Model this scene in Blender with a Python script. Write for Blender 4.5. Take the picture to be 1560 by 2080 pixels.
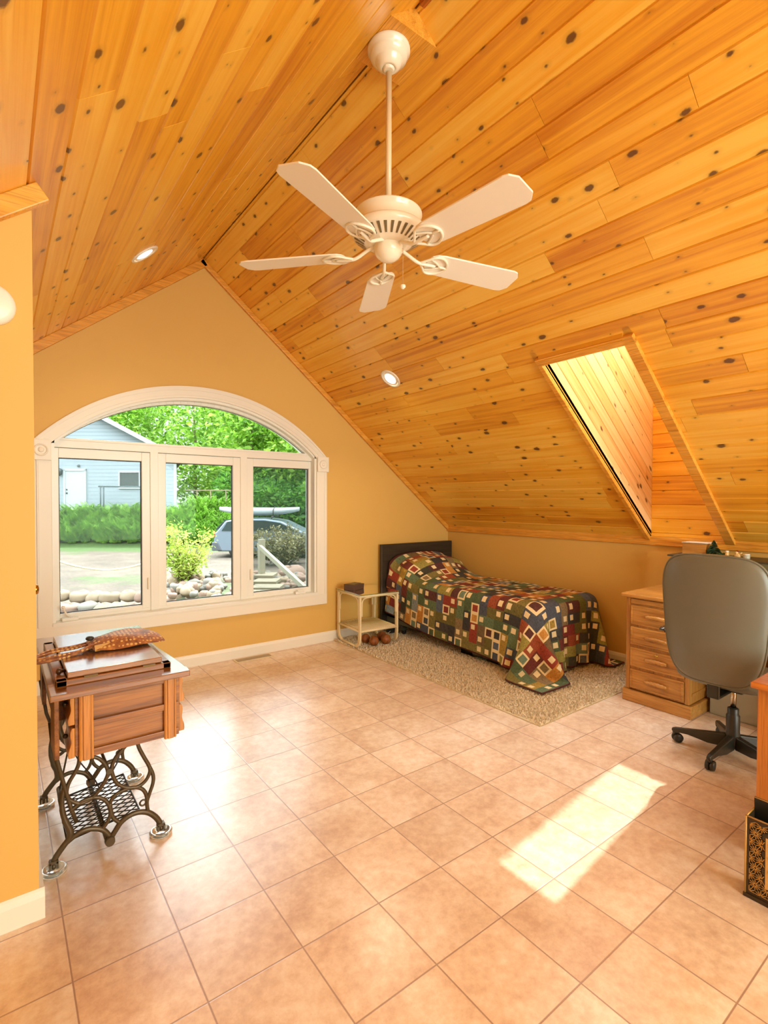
import bpy, math, random
import numpy as np
from mathutils import Vector, Matrix
random.seed(7)
PI = math.pi
for o in list(bpy.data.objects): bpy.data.objects.remove(o)
SC = bpy.context.scene
COL = SC.collection

# ------------------------------------------------------------------ camera, sky, sun, lights, exposure
SC.view_settings.view_transform = 'Standard'
SC.view_settings.look = 'None'
SC.view_settings.gamma = 1.0
SC.view_settings.exposure = 0.42
YAW, PITCH, ROLL, CAM_H = .645133, -.020712, .0030915, 1.4451
fw = Vector((math.sin(YAW)*math.cos(PITCH), math.cos(YAW)*math.cos(PITCH), math.sin(PITCH)))
r0 = Vector((math.cos(YAW), -math.sin(YAW), 0)); u0 = r0.cross(fw)
rt = math.cos(ROLL)*r0+math.sin(ROLL)*u0; up = -math.sin(ROLL)*r0+math.cos(ROLL)*u0
cd = bpy.data.cameras.new('camera'); cam = bpy.data.objects.new('camera', cd); COL.objects.link(cam)
m = Matrix((rt, up, -fw)).transposed().to_4x4(); m.translation = (0, 0, CAM_H); cam.matrix_world = m
cd.sensor_fit = 'VERTICAL'; cd.sensor_height = 24; cd.lens = 1041.3/2080*24; cd.clip_start = .02; cd.clip_end = 500
SC.camera = cam

W = bpy.data.worlds.new('sky'); SC.world = W; W.use_nodes = True
wn = W.node_tree; bg = wn.nodes['Background']
bg.inputs[0].default_value = (.86, .94, 1.0, 1)
# bright hazy sky, paler and dimmer towards the horizon
_s = wn.nodes.new('ShaderNodeSeparateXYZ'); _m = wn.nodes.new('ShaderNodeMapRange')
_tc = wn.nodes.new('ShaderNodeTexCoord'); wn.links.new(_tc.outputs['Generated'], _s.inputs[0]); wn.links.new(_s.outputs[2], _m.inputs[0])
for _i, _v in ((1, .22), (2, .5), (3, 1.15), (4, 8.5)): _m.inputs[_i].default_value = _v
wn.links.new(_m.outputs[0], bg.inputs[1])

def lamp(name, kind, loc, direction, energy, color, **kw):
    l = bpy.data.lights.new(name, kind); l.energy = energy; l.color = color
    for k, v in kw.items(): setattr(l, k, v)
    o = bpy.data.objects.new(name, l); COL.objects.link(o); o.location = loc
    o.rotation_euler = Vector(direction).to_track_quat('-Z', 'Y').to_euler()
    return o
lamp('sun', 'SUN', (8, 4, 12), (-.557, -.197, -1), 3.7, (1, .95, .86), angle=.012)
# added fill light behind the camera (no window there); extra lamp boosting the skylight
lamp('rear_fill_light', 'AREA', (2.1, -2.85, 1.6), (0.05, 1, -.02), 175, (.80, .97, .92), shape='RECTANGLE', size=3.2, size_y=2.0)
lamp('skylight_daylight', 'AREA', (3.55, 1.82, 3.75), (.1, .12, -1), 60, (.92, .98, 1), shape='RECTANGLE', size=1.1, size_y=.5)

for _l, _d, _a, _b in (((1.445, 4.70, 1.42), (0, -1, 0), 2.3, 1.95), ((3.66, 1.82, 3.50), (-.63, 0, -.777), 2.1, .62)):   # sky portals at the two windows
    _p = lamp('sky_portal', 'AREA', _l, _d, 1, (1, 1, 1), shape='RECTANGLE', size=_a, size_y=_b); _p.data.cycles.is_portal = True
SC.cycles.sample_clamp_indirect = 5.0

# ------------------------------------------------------------------ helpers
def lin(c):
    return tuple((x/255/12.92 if x/255 <= .04045 else ((x/255+.055)/1.055)**2.4) for x in c)+(1,)

class NT:
    def __init__(s, mat): s.t = mat.node_tree; s.b = s.t.nodes['Principled BSDF']; s.out = s.t.nodes['Material Output']
    def n(s, typ, props=None, **inp):
        nd = s.t.nodes.new('ShaderNode'+typ)
        for k, v in (props or {}).items(): setattr(nd, k, v)
        for k, v in inp.items():
            key = int(k[1:]) if k[0] == 'i' and k[1:].isdigit() else k.replace('_', ' ')
            s.set(nd.inputs[key], v)
        return nd
    def set(s, sock, v):
        if isinstance(v, bpy.types.NodeSocket): s.t.links.new(v, sock)
        else: sock.default_value = v
    def math(s, op, a, b=0.0, c=0.0, clamp=False):
        nd = s.n('Math', dict(operation=op, use_clamp=clamp), i0=a, i1=b, i2=c); return nd.outputs[0]
    def mix(s, f, a, b, mode='MIX'):
        nd = s.n('Mix', dict(data_type='RGBA', blend_type=mode)); s.set(nd.inputs[0], f); s.set(nd.inputs[6], a); s.set(nd.inputs[7], b); return nd.outputs[2]
    def ramp(s, f, stops, interp='LINEAR'):
        nd = s.n('ValToRGB', Fac=f); cr = nd.color_ramp; cr.interpolation = interp
        while len(cr.elements) < len(stops): cr.elements.new(.5)
        for e, (p, c) in zip(cr.elements, stops): e.position = p; e.color = c if len(c) == 4 else lin(c)
        return nd.outputs[0]
    def mapping(s, vec, scale=(1, 1, 1), loc=(0, 0, 0), rot=(0, 0, 0)):
        return s.n('Mapping', Vector=vec, Scale=scale, Location=loc, Rotation=rot).outputs[0]
    def noise(s, vec, scale, detail=4, rough=.55, dist=0):
        return s.n('TexNoise', Vector=vec, Scale=scale, Detail=detail, Roughness=rough, Distortion=dist).outputs[0]
    def bump(s, h, strength=.3, dist=.01):
        nd = s.n('Bump', Strength=strength, Distance=dist, Height=h); s.t.links.new(nd.outputs[0], s.b.inputs['Normal'])
    def base(s, v): s.set(s.b.inputs['Base Color'], v)

def newmat(name, rough=.5, **kw):
    m = bpy.data.materials.new(name); m.use_nodes = True; k = NT(m)
    k.b.inputs['Roughness'].default_value = rough
    for a, v in kw.items(): k.b.inputs[a.replace('_', ' ')].default_value = v
    return m, k
def plain(name, c, rough=.5, var=.06, scale=8, bump=0, **kw):
    """a plain painted / moulded surface with a faint mottling"""
    m, k = newmat(name, rough, **kw)
    oc = k.n('TexCoord').outputs['Object']; nz = k.noise(oc, scale, 3)
    b = lin(c); d = tuple(x*(1-var) for x in b[:3])+(1,)
    k.base(k.mix(nz, b, d))
    if bump: k.bump(k.noise(oc, scale*12, 4), bump, .003)
    return m
def wood(name, c1, c2, c3, axis=0, scale=1.0, rough=.35, rings=14, coat=0.0):
    m, k = newmat(name, rough, Coat_Weight=coat, Coat_Roughness=.2)
    oc = k.n('TexCoord').outputs['Object']
    sc = [rings*.5]*3; sc[axis] = .9
    v = k.mapping(oc, tuple(x*scale for x in sc), rot=(0.03, .05, .04))
    n1 = k.noise(v, 1.6, 3, .5, .6)
    sc2 = [34, 34, 34]; sc2[axis] = 1.6
    n3 = k.noise(k.mapping(oc, tuple(x*scale for x in sc2), rot=(0.02, .03, .02)), 1.0, 3, .6, .9)
    sc2 = [220, 220, 220]; sc2[axis] = 7
    n2 = k.noise(k.mapping(oc, tuple(x*scale for x in sc2)), 1.0, 3)
    col = k.ramp(k.math('ADD', k.math('MULTIPLY', n3, .6), k.math('MULTIPLY', n1, .45)), [(.34, c2), (.52, c1), (.7, c3)])
    dark = k.ramp(n2, [(.36, (0.5, .5, .5, 1)), (.52, (1, 1, 1, 1))])
    k.base(k.mix(.55, col, dark, 'MULTIPLY')); k.bump(n2, .12, .002)
    return m

class MB:
    """collects shapes in world coordinates; build() links them as ONE mesh object"""
    def __init__(s): s.v = []; s.f = []; s.sm = []
    def add(s, vs, fs, smooth=False):
        o = len(s.v); s.v += [Vector(v) for v in vs]; s.f += [tuple(i+o for i in f) for f in fs]; s.sm += [smooth]*len(fs); return s
    def box(s, a, b, M=None):
        x0, x1 = sorted((a[0], b[0])); y0, y1 = sorted((a[1], b[1])); z0, z1 = sorted((a[2], b[2]))
        vs = [Vector(p) for p in ((x0, y0, z0), (x1, y0, z0), (x1, y1, z0), (x0, y1, z0), (x0, y0, z1), (x1, y0, z1), (x1, y1, z1), (x0, y1, z1))]
        if M: vs = [M @ v for v in vs]
        return s.add(vs, [(0, 3, 2, 1), (4, 5, 6, 7), (0, 1, 5, 4), (1, 2, 6, 5), (2, 3, 7, 6), (3, 0, 4, 7)])
    def prism(s, poly, vec, smooth=False):
        """poly: planar loop of 3-D points, swept along vec"""
        n = len(poly); vec = Vector(vec); p = [Vector(q) for q in poly]
        s.add(p+[q+vec for q in p], [tuple(range(n)), tuple(range(2*n-1, n-1, -1))])
        o = len(s.v)-2*n
        for i in range(n):
            j = (i+1) % n; s.f.append((o+i, o+i+n, o+j+n, o+j)); s.sm.append(smooth)
        return s
    def tube(s, pts, r, seg=8, closed=False, flat=None):
        """round bar through pts; r a number or one per point; flat=(axis vector, factor) squashes the section"""
        P = [Vector(p) for p in pts]; n = len(P); R_ = r if isinstance(r, (list, tuple)) else [r]*n
        rings = []; prev = None
        for i in range(n):
            a = P[(i-1) % n] if closed or i > 0 else P[0]; b = P[(i+1) % n] if closed or i < n-1 else P[-1]
            t = (b-a).normalized()
            if prev is None: x = t.orthogonal().normalized()
            else:
                x = prev-t*prev.dot(t)
                x = x.normalized() if x.length > 1e-6 else t.orthogonal().normalized()
            prev = x; y = t.cross(x)
            ring = []
            for k in range(seg):
                q = (x*math.cos(2*PI*k/seg)+y*math.sin(2*PI*k/seg))*R_[i]
                if flat: ax = Vector(flat[0]); q -= ax*q.dot(ax)*(1-flat[1])
                ring.append(P[i]+q)
            rings.append(ring)
        vs = [q for rr in rings for q in rr]; fs = []
        for i in range(n if closed else n-1):
            for k in range(seg):
                a = i*seg+k; b = i*seg+(k+1) % seg; c = ((i+1) % n)*seg+(k+1) % seg; d = ((i+1) % n)*seg+k
                fs.append((a, b, c, d))
        s.add(vs, fs, True)
        if not closed:
            o = len(s.v)-n*seg
            s.f.append(tuple(o+k for k in range(seg))[::-1]); s.sm.append(False)
            s.f.append(tuple(o+(n-1)*seg+k for k in range(seg))); s.sm.append(False)
        return s
    def lathe(s, prof, c, seg=32, axis=(0, 0, 1), smooth=True, cap=True):
        """prof: (radius, height) along axis from point c"""
        A = Vector(axis).normalized(); X = A.orthogonal().normalized(); Y = A.cross(X); c = Vector(c); n = len(prof)
        vs = [c+A*h+(X*math.cos(2*PI*k/seg)+Y*math.sin(2*PI*k/seg))*r for r, h in prof for k in range(seg)]
        fs = [(i*seg+k, i*seg+(k+1) % seg, (i+1)*seg+(k+1) % seg, (i+1)*seg+k) for i in range(n-1) for k in range(seg)]
        s.add(vs, fs, smooth)
        if cap:
            o = len(s.v)-n*seg
            s.f.append(tuple(o+k for k in range(seg))[::-1]); s.sm.append(False)
            s.f.append(tuple(o+(n-1)*seg+k for k in range(seg))); s.sm.append(False)
        return s
    def ball(s, c, r, seg=20, rings=12, scale=(1, 1, 1)):
        c = Vector(c); vs = []; fs = []
        for i in range(rings+1):
            t = PI*i/rings
            for k in range(seg):
                a = 2*PI*k/seg
                vs.append(c+Vector((math.sin(t)*math.cos(a)*r*scale[0], math.sin(t)*math.sin(a)*r*scale[1], math.cos(t)*r*scale[2])))
        for i in range(rings):
            for k in range(seg): fs.append((i*seg+k, (i+1)*seg+k, (i+1)*seg+(k+1) % seg, i*seg+(k+1) % seg))
        return s.add(vs, fs, True)
    def xf(s, M): s.v = [M @ v for v in s.v]; return s
    def build(s, name, mat, parent=None, origin=None, bevel=0, subsurf=0, solid=0):
        root = parent
        while root is not None and root.parent is not None: root = root.parent
        org = Vector(origin) if origin is not None else (root.location.copy() if root is not None else Vector((0, 0, 0)))
        me = bpy.data.meshes.new(name)
        me.from_pydata([tuple(v-org) for v in s.v], [], s.f); me.validate(); me.update()
        if len(me.polygons) == len(s.sm): me.polygons.foreach_set('use_smooth', s.sm)
        me.materials.append(mat)
        o = bpy.data.objects.new(name, me); COL.objects.link(o)
        if parent is not None: o.parent = parent
        else: o.location = org
        if solid: md = o.modifiers.new('solid', 'SOLIDIFY'); md.thickness = solid; md.offset = 0
        if bevel: md = o.modifiers.new('bevel', 'BEVEL'); md.width = bevel; md.segments = 2; md.limit_method = 'ANGLE'; md.angle_limit = .6
        if subsurf: md = o.modifiers.new('sub', 'SUBSURF'); md.levels = subsurf; md.render_levels = subsurf
        return o
def tag(o, label=None, cat=None, group=None, kind=None):
    if label: o['label'] = label
    if cat: o['category'] = cat
    if group: o['group'] = group
    if kind: o['kind'] = kind
    return o
def thing(name, loc, label, cat, group=None):
    o = bpy.data.objects.new(name, None); COL.objects.link(o); o.location = loc; o.empty_display_size = .1
    return tag(o, label, cat, group)
def struct(o, label=None):
    o['kind'] = 'structure'
    if label: o['label'] = label
    return o
def copy_tree(o, parent=None):
    c = o.copy(); COL.objects.link(c); c.parent = parent
    for ch in list(o.children): copy_tree(ch, c)
    return c
def smooth_path(pts, n=4):
    P = [Vector(p) for p in pts]; out = []
    for i in range(len(P)-1):
        p0 = P[max(i-1, 0)]; p1 = P[i]; p2 = P[i+1]; p3 = P[min(i+2, len(P)-1)]
        for k in range(n):
            t = k/n
            out.append(.5*((2*p1)+(p2-p0)*t+(2*p0-5*p1+4*p2-p3)*t*t+(3*p1-p0-3*p2+p3)*t**3))
    out.append(P[-1]); return out

# ------------------------------------------------------------------ materials
def board_mat(name, light, mid, dark, knot=(84, 42, 16), rough=.33):
    m, k = newmat(name, rough, Coat_Weight=.45, Coat_Roughness=.22)
    uv = k.n('UVMap', dict(uv_map='uv')).outputs[0]
    rnd = k.n('Attribute', dict(attribute_name='rnd')).outputs['Fac']
    # knots: voronoi cells, only some of them hold a knot
    v = k.n('TexVoronoi', dict(voronoi_dimensions='2D', feature='F1'), Vector=k.mapping(uv, (5.6, 9.0, 1)), Scale=1.0, Randomness=1.0)
    dist = v.outputs['Distance']; cr = k.n('SeparateColor', Color=v.outputs['Color'])
    size = k.math('MULTIPLY', k.math('POWER', k.math('MAXIMUM', k.math('SUBTRACT', cr.outputs[0], .30), 0.0), 1.6), .30)
    wob = k.noise(uv, 45, 2)
    d2 = k.math('ADD', dist, k.math('MULTIPLY', k.math('SUBTRACT', wob, .5), .11))
    core = k.math('MULTIPLY', k.math('SUBTRACT', size, d2), 22, clamp=True)
    core = k.math('MULTIPLY', core, k.math('GREATER_THAN', size, .012))
    halo = k.math('MULTIPLY', k.math('SUBTRACT', k.math('ADD', size, .11), dist), 5.5, clamp=True)
    halo = k.math('MULTIPLY', halo, k.math('GREATER_THAN', size, .012))
    # grain bending round the knots
    gv = k.n('CombineXYZ').inputs
    sep = k.n('SeparateXYZ', Vector=uv)
    yy = k.math('ADD', sep.outputs[1], k.math('MULTIPLY', k.math('SUBTRACT', .35, dist), k.math('MULTIPLY', halo, .05)))
    cx = k.n('CombineXYZ', X=k.math('MULTIPLY', sep.outputs[0], .9), Y=k.math('MULTIPLY', yy, 26), Z=0.0).outputs[0]
    g1 = k.noise(cx, 1.0, 3, .5, .8)
    cx2 = k.n('CombineXYZ', X=k.math('MULTIPLY', sep.outputs[0], 4.0), Y=k.math('MULTIPLY', yy, 260), Z=0.0).outputs[0]
    g2 = k.noise(cx2, 1.0, 2)
    big = k.noise(uv, 1.7, 2)
    f = k.math('ADD', k.math('MULTIPLY', g1, .75), k.math('ADD', k.math('MULTIPLY', g2, .2), k.math('MULTIPLY', rnd, .36)))
    f = k.math('ADD', f, k.math('MULTIPLY', k.math('SUBTRACT', big, .5), .3))
    col = k.ramp(f, [(.42, light), (.68, mid), (.98, dark)])
    col = k.mix(k.math('MULTIPLY', halo, .38), col, lin(tuple(int(x*.62) for x in mid)))
    col = k.mix(k.math('MULTIPLY', core, .88), col, lin(knot))
    k.base(col); k.bump(g2, .06, .001)
    return m
M_CEIL = board_mat('knotty_pine_boards', (249, 197, 82), (240, 172, 46), (204, 124, 24))
M_WELL = board_mat('skylit_pine_boards', (250, 224, 178), (245, 206, 146), (226, 172, 104))  # ceiling pine recoloured paler, the skylight's glow painted into the well cheeks
M_PINE = wood('pine_trim', (234, 162, 58), (206, 130, 36), (244, 180, 80), 1, 1, .35, 12)
M_PINEX = wood('pine_trim_across', (234, 162, 58), (206, 130, 36), (244, 180, 80), 0, 1, .35, 12)
M_WALL = plain('ochre_wall_paint', (226, 180, 94), .6, .04, 2, .06)
M_WHITE = plain('white_trim_paint', (244, 236, 222), .35, .03, 3)
M_WIN = plain('white_window_frame', (244, 240, 230), .3, .03, 3)
M_BLACK = plain('black_gasket', (30, 34, 34), .5)
M_DARK = plain('black_plastic', (40, 40, 38), .38, .1, 20)

def glass_mat(name, tint=(.97, 1, .985, 1), refl=1.0):
    m = bpy.data.materials.new(name); m.use_nodes = True; t = m.node_tree; t.nodes.clear()
    out = t.nodes.new('ShaderNodeOutputMaterial'); mx = t.nodes.new('ShaderNodeMixShader')
    tr = t.nodes.new('ShaderNodeBsdfTransparent'); gl = t.nodes.new('ShaderNodeBsdfGlossy'); fr = t.nodes.new('ShaderNodeFresnel')
    fr.inputs[0].default_value = 1.4; tr.inputs[0].default_value = tint; gl.inputs['Roughness'].default_value = .01
    gl.inputs['Color'].default_value = (refl, refl, refl, 1)
    t.links.new(fr.outputs[0], mx.inputs[0]); t.links.new(tr.outputs[0], mx.inputs[1]); t.links.new(gl.outputs[0], mx.inputs[2]); t.links.new(mx.outputs[0], out.inputs[0])
    return m
M_GLASS = glass_mat('window_glass', (.97, 1, .985, 1), .12)
M_TGLASS = glass_mat('table_glass', (.80, .93, .84, 1))
M_CLEAR = glass_mat('clear_plastic', (.80, .82, .76, 1))

# floor: square vinyl tiles
M_FLOOR, k = newmat('peach_vinyl_tile', .3, IOR=2.0)
TS = .305
geo = k.n('NewGeometry').outputs['Position']; sp = k.n('SeparateXYZ', Vector=geo)
tx = k.math('DIVIDE', k.math('SUBTRACT', sp.outputs[0], .1642), TS); ty = k.math('DIVIDE', k.math('SUBTRACT', sp.outputs[1], .2387), TS)
ex = k.math('ABSOLUTE', k.math('SUBTRACT', k.math('FRACT', tx), .5)); ey = k.math('ABSOLUTE', k.math('SUBTRACT', k.math('FRACT', ty), .5))
gr = k.math('MULTIPLY', k.math('SUBTRACT', k.math('MAXIMUM', ex, ey), .4890), 160, clamp=True)
cell = k.n('CombineXYZ', X=k.math('FLOOR', tx), Y=k.math('FLOOR', ty), Z=0.0).outputs[0]
wnz = k.n('TexWhiteNoise', dict(noise_dimensions='2D'), Vector=cell)
off = k.n('VectorMath', dict(operation='SCALE'), i0=wnz.outputs['Color'], Scale=9.0).outputs[0]
vv = k.n('VectorMath', dict(operation='ADD'), i0=geo, i1=off).outputs[0]
n1 = k.noise(vv, 4.2, 3, .5, .2); n2 = k.noise(vv, 26, 5, .68); n3 = k.noise(vv, 150, 2)
col = k.ramp(k.math('ADD', k.math('MULTIPLY', n1, .5), k.math('MULTIPLY', n2, .55)), [(.36, (206, 170, 142)), (.52, (228, 200, 173)), (.68, (245, 227, 208))])
col = k.mix(k.math('MULTIPLY', k.math('GREATER_THAN', n3, .70), .2), col, lin((182, 140, 112)))
tone = k.math('ADD', .93, k.math('MULTIPLY', wnz.outputs['Value'], .1))
col = k.mix(1.0, col, k.n('CombineColor', Red=tone, Green=tone, Blue=tone).outputs[0], 'MULTIPLY')
col = k.mix(k.math('MULTIPLY', gr, .9), col, lin((160, 126, 108)))
k.base(col)
k.b.inputs['Roughness'].default_value = .29
k.bump(k.math('SUBTRACT', k.math('MULTIPLY', n2, .08), gr), .2, .002)

# ------------------------------------------------------------------ room shell
RX, RZ, KX, GY = 1.442, 3.548, 4.416, 4.56      # ridge, knee wall, gable wall
SR, SL = .81, .78
LX, NY = .100, 2.115                             # left wall, near left wall block
YB, XL = -3.0, -1.6
def zr(x): return RZ-SR*(x-RX)
def zl(x): return RZ-SL*(RX-x)
WT = .18
b = MB().box((XL-.2, YB-.2, -.12), (KX+.2, GY+WT, 0)); struct(b.build('floor', M_FLOOR))
# gable wall with the arched window opening
WX0, WX1, WZ0, WZS, WZT = .318, 2.572, .50, 1.925, 2.335   # rough opening, springing line and crown
def arch(x0, x1, zs, zt, n=24):
    c = (x0+x1)/2; h = (x1-x0)/2; rise = zt-zs; R = (h*h+rise*rise)/(2*rise); a = math.asin(min(1, h/R))
    return [(c+R*math.sin(-a+2*a*i/n), zt-R+R*math.cos(-a+2*a*i/n)) for i in range(n+1)]
ap = arch(WX0, WX1, WZS-.05, WZT)
b = MB()
def wallpoly(pts): b.prism([(x, GY, z) for x, z in pts], (0, WT, 0))
wallpoly([(LX-.15, 0), (WX0, 0), (WX0, zl(WX0)), (LX-.15, zl(LX-.15))])
wallpoly([(WX1, 0), (KX+.1, 0), (KX+.1, zr(KX+.1)), (WX1, zr(WX1))])
wallpoly([(WX0, 0), (WX1, 0), (WX1, WZ0), (WX0, WZ0)])
for i in range(len(ap)-1):
    (xa, za), (xb, zb) = ap[i], ap[i+1]
    top = lambda x: zl(x) if x < RX else zr(x)
    pts = [(xa, za), (xb, zb), (xb, top(xb))]+([(RX, RZ)] if xa < RX < xb else [])+[(xa, top(xa))]
    wallpoly(pts)
struct(b.build('wall_gable', M_WALL))
struct(MB().box((KX, YB, 0), (KX+.12, GY+.01, 1.16)).build('wall_right', M_WALL))
b = MB(); b.prism([(XL, NY, 0), (LX, NY, 0), (LX, NY, zl(LX)+.02), (XL, NY, zl(XL)+.02)], (0, .12, 0))
b.prism([(LX, NY+.12, 0), (LX, GY, 0), (LX, GY, zl(LX)+.02), (LX, NY+.12, zl(LX)+.02)], (-.12, 0, 0))
struct(b.build('wall_left', M_WALL))
struct(MB().box((XL-.12, YB, 0), (XL, NY+.1, zl(XL)+.05)).build('wall_left_knee', M_WALL))
b = MB(); b.prism([(XL, YB, 0), (KX, YB, 0), (KX, YB, zr(KX)+.05), (RX, YB, RZ+.05), (XL, YB, zl(XL)+.05)], (0, -.1, 0))
struct(b.build('wall_rear', M_WALL))

# boards --------------------------------------------------------------
def boards(name, org, du, dv, nrm, u0, u1, v0, v1, width, phase, hole=None, mat=M_CEIL, groove=.0055, depth=.007, jl=(.9, 3.2)):
    """planks run along du, rows stack along dv; visible face at org with normal nrm"""
    V = []; F = []; UV = []; RN = []
    org, du, dv, nrm = Vector(org), Vector(du), Vector(dv), Vector(nrm)
    rows = []; v = v0-((v0-phase) % width)
    edges = [v0]
    while v < v1:
        v += width
        if v0 < v < v1-1e-4: edges.append(v)
    edges.append(v1)
    P = lambda a, c, d: org+du*a+dv*c-nrm*d
    rr = random.Random(int(abs(v1*1000))+int(abs(u1*77)))
    def board(a0, a1, c0, c1, r, ou, ov):
        if a1-a0 < .01 or c1-c0 < .004: return
        g = min(groove, (c1-c0)*.3); i = len(V)
        gj = .0012
        V.extend([P(a0, c0, depth), P(a1, c0, depth), P(a1, c1, depth), P(a0, c1, depth),
                  P(a0+gj, c0+g, 0), P(a1-gj, c0+g, 0), P(a1-gj, c1-g, 0), P(a0+gj, c1-g, 0)])
        uvs = [(a0, c0), (a1, c0), (a1, c1), (a0, c1), (a0, c0+g), (a1, c0+g), (a1, c1-g), (a0, c1-g)]
        for f in ((4, 5, 6, 7), (0, 1, 5, 4), (1, 2, 6, 5), (2, 3, 7, 6), (3, 0, 4, 7)):
            F.append(tuple(i+q for q in f)); UV.append([(uvs[q][0]+ou, uvs[q][1]+ov) for q in f]); RN.append(r)
    for c0, c1 in zip(edges[:-1], edges[1:]):
        a = u0-rr.uniform(0, 1.5)
        while a < u1:
            L = rr.uniform(*jl); a0, a1 = max(a, u0), min(a+L, u1); a += L
            if a1 <= a0: continue
            r = rr.random(); ou, ov = rr.uniform(0, 60), rr.uniform(0, 60)
            if hole and c1 > hole[2] and c0 < hole[3] and a1 > hole[0] and a0 < hole[1]:
                h0, h1, g0, g1 = hole
                board(a0, min(a1, h0), c0, c1, r, ou, ov); board(max(a0, h1), a1, c0, c1, r, ou, ov)
                m0, m1 = max(a0, h0), min(a1, h1)
                board(m0, m1, c0, min(c1, g0), r, ou, ov); board(m0, m1, max(c0, g1), c1, r, ou, ov)
            else: board(a0, a1, c0, c1, r, ou, ov)
    # backing slab
    rects = [(u0, u1, v0, v1)]
    if hole:
        h0, h1, g0, g1 = hole
        rects = [(u0, h0, v0, v1), (h1, u1, v0, v1), (h0, h1, v0, g0), (h0, h1, g1, v1)]
    for a0, a1, c0, c1 in rects:
        if a1-a0 < .001 or c1-c0 < .001: continue
        i = len(V)
        V.extend([P(a0, c0, depth+.0005), P(a1, c0, depth+.0005), P(a1, c1, depth+.0005), P(a0, c1, depth+.0005), P(a0, c0, .05), P(a1, c0, .05), P(a1, c1, .05), P(a0, c1, .05)])
        for f in ((0, 1, 2, 3), (4, 7, 6, 5), (0, 4, 5, 1), (1, 5, 6, 2), (2, 6, 7, 3), (3, 7, 4, 0)):
            F.append(tuple(i+q for q in f)); UV.append([(0, 0)]*4); RN.append(1.0)
    me = bpy.data.meshes.new(name); me.from_pydata([tuple(p) for p in V], [], F)
    ul = me.uv_layers.new(name='uv'); ul.data.foreach_set('uv', [c for q in UV for p in q for c in p])
    at = me.attributes.new('rnd', 'FLOAT', 'FACE'); at.data.foreach_set('value', RN)
    me.materials.append(mat); me.update()
    o = bpy.data.objects.new(name, me); COL.objects.link(o); return struct(o)
lr, ll = math.hypot(1, SR), math.hypot(1, SL)
dR, nR = Vector((1/lr, 0, -SR/lr)), Vector((-SR/lr, 0, -1/lr))
dL, nL = Vector((-1/ll, 0, -SL/ll)), Vector((SL/ll, 0, -1/ll))
HY0, HY1 = 1.535, 2.105
HU0, HU1 = (2.90-RX)*lr, (KX-RX)*lr
boards('ceiling', (RX, 0, RZ), (0, 1, 0), dR, nR, YB, GY+.02, 0, (KX+.02-RX)*lr, .131, .02, hole=(HY0, HY1, HU0, HU1+.05))
boards('ceiling', (RX, 0, RZ), (0, 1, 0), dL, nL, YB, GY+.02, 0, (RX-XL)*ll, .128, .052, jl=(1.6, 4.2))
# ridge moulding in front of the fan block
b = MB(); b.prism([(RX-.02, -3, RZ-.0), (RX+.02, -3, RZ), (RX+.012, -3, RZ-.03), (RX-.012, -3, RZ-.03)], (0, 4.66, 0)); struct(b.build('trim_1', wood('dark_ridge_moulding', (176, 92, 24), (140, 66, 16), (196, 110, 36), 1)))
# rake trim on the gable wall, both slopes; along the knee wall; top of the near left wall
def slab(p0, p1, n1, n2, w, t):
    """bar from p0 to p1, width w along n1, thickness t along n2"""
    p0, p1, n1, n2 = Vector(p0), Vector(p1), Vector(n1), Vector(n2)
    return [p0, p0+n1*w, p0+n1*w+n2*t, p0+n2*t], p1-p0
def trimbar(i, p0, p1, n1, n2, w, t, mat):
    q, v = slab(p0, p1, n1, n2, w, t); return struct(MB().prism(q, v).build('trim_%d' % i, mat, bevel=.004))
trimbar(2, (RX, GY, RZ), (KX, GY, zr(KX)), nR, (0, -1, 0), .045, .03, M_PINEX)
trimbar(3, (RX, GY, RZ), (LX, GY, zl(LX)), nL, (0, -1, 0), .066, .03, M_PINEX)
trimbar(4, (KX, GY, zr(KX)+.02), (KX, YB, zr(KX)+.02), (0, 0, -1), (-1, 0, 0), .075, .022, M_PINE)
trimbar(5, (LX+.012, NY, zl(LX+.012)), (XL, NY, zl(XL)), nL, (0, -1, 0), .062, .03, M_PINEX)
# baseboards
def basebd(i, p0, p1, n):
    p0, p1, n = Vector(p0), Vector(p1), Vector(n)
    prof = [(0, 0), (.016, 0), (.016, .075), (.009, .095), (.004, .102), (0, .102)]
    b = MB(); b.prism([p0+n*a+Vector((0, 0, h)) for a, h in prof], p1-p0)
    return struct(b.build('baseboard_'+i, M_WHITE))
basebd('gable', (LX, GY, 0), (KX, GY, 0), (0, -1, 0)); basebd('right', (KX, GY, 0), (KX, YB, 0), (-1, 0, 0))
basebd('left', (XL, NY, 0), (LX+.016, NY, 0), (0, -1, 0)); basebd('left_return', (LX, NY+.0005, 0), (LX, GY, 0), (1, 0, 0))

# skylight well: deep shaft lined with boards
WTOP = 1.74
zo = lambda x: zr(x)+WTOP+.0
X0 = 2.90
# left cheek, planks run parallel to the slope
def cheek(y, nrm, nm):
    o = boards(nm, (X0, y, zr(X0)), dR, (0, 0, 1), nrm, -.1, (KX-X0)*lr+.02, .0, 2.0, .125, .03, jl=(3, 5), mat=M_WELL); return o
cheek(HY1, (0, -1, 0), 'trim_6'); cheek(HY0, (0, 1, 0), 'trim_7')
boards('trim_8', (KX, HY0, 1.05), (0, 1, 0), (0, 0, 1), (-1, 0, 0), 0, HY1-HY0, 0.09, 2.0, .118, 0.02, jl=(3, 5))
boards('trim_9', (X0, HY0, zr(X0)), (0, 1, 0), (0, 0, 1), (1, 0, 0), 0, HY1-HY0, 0, 1.9, .125, 0, jl=(3, 5))
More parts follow.
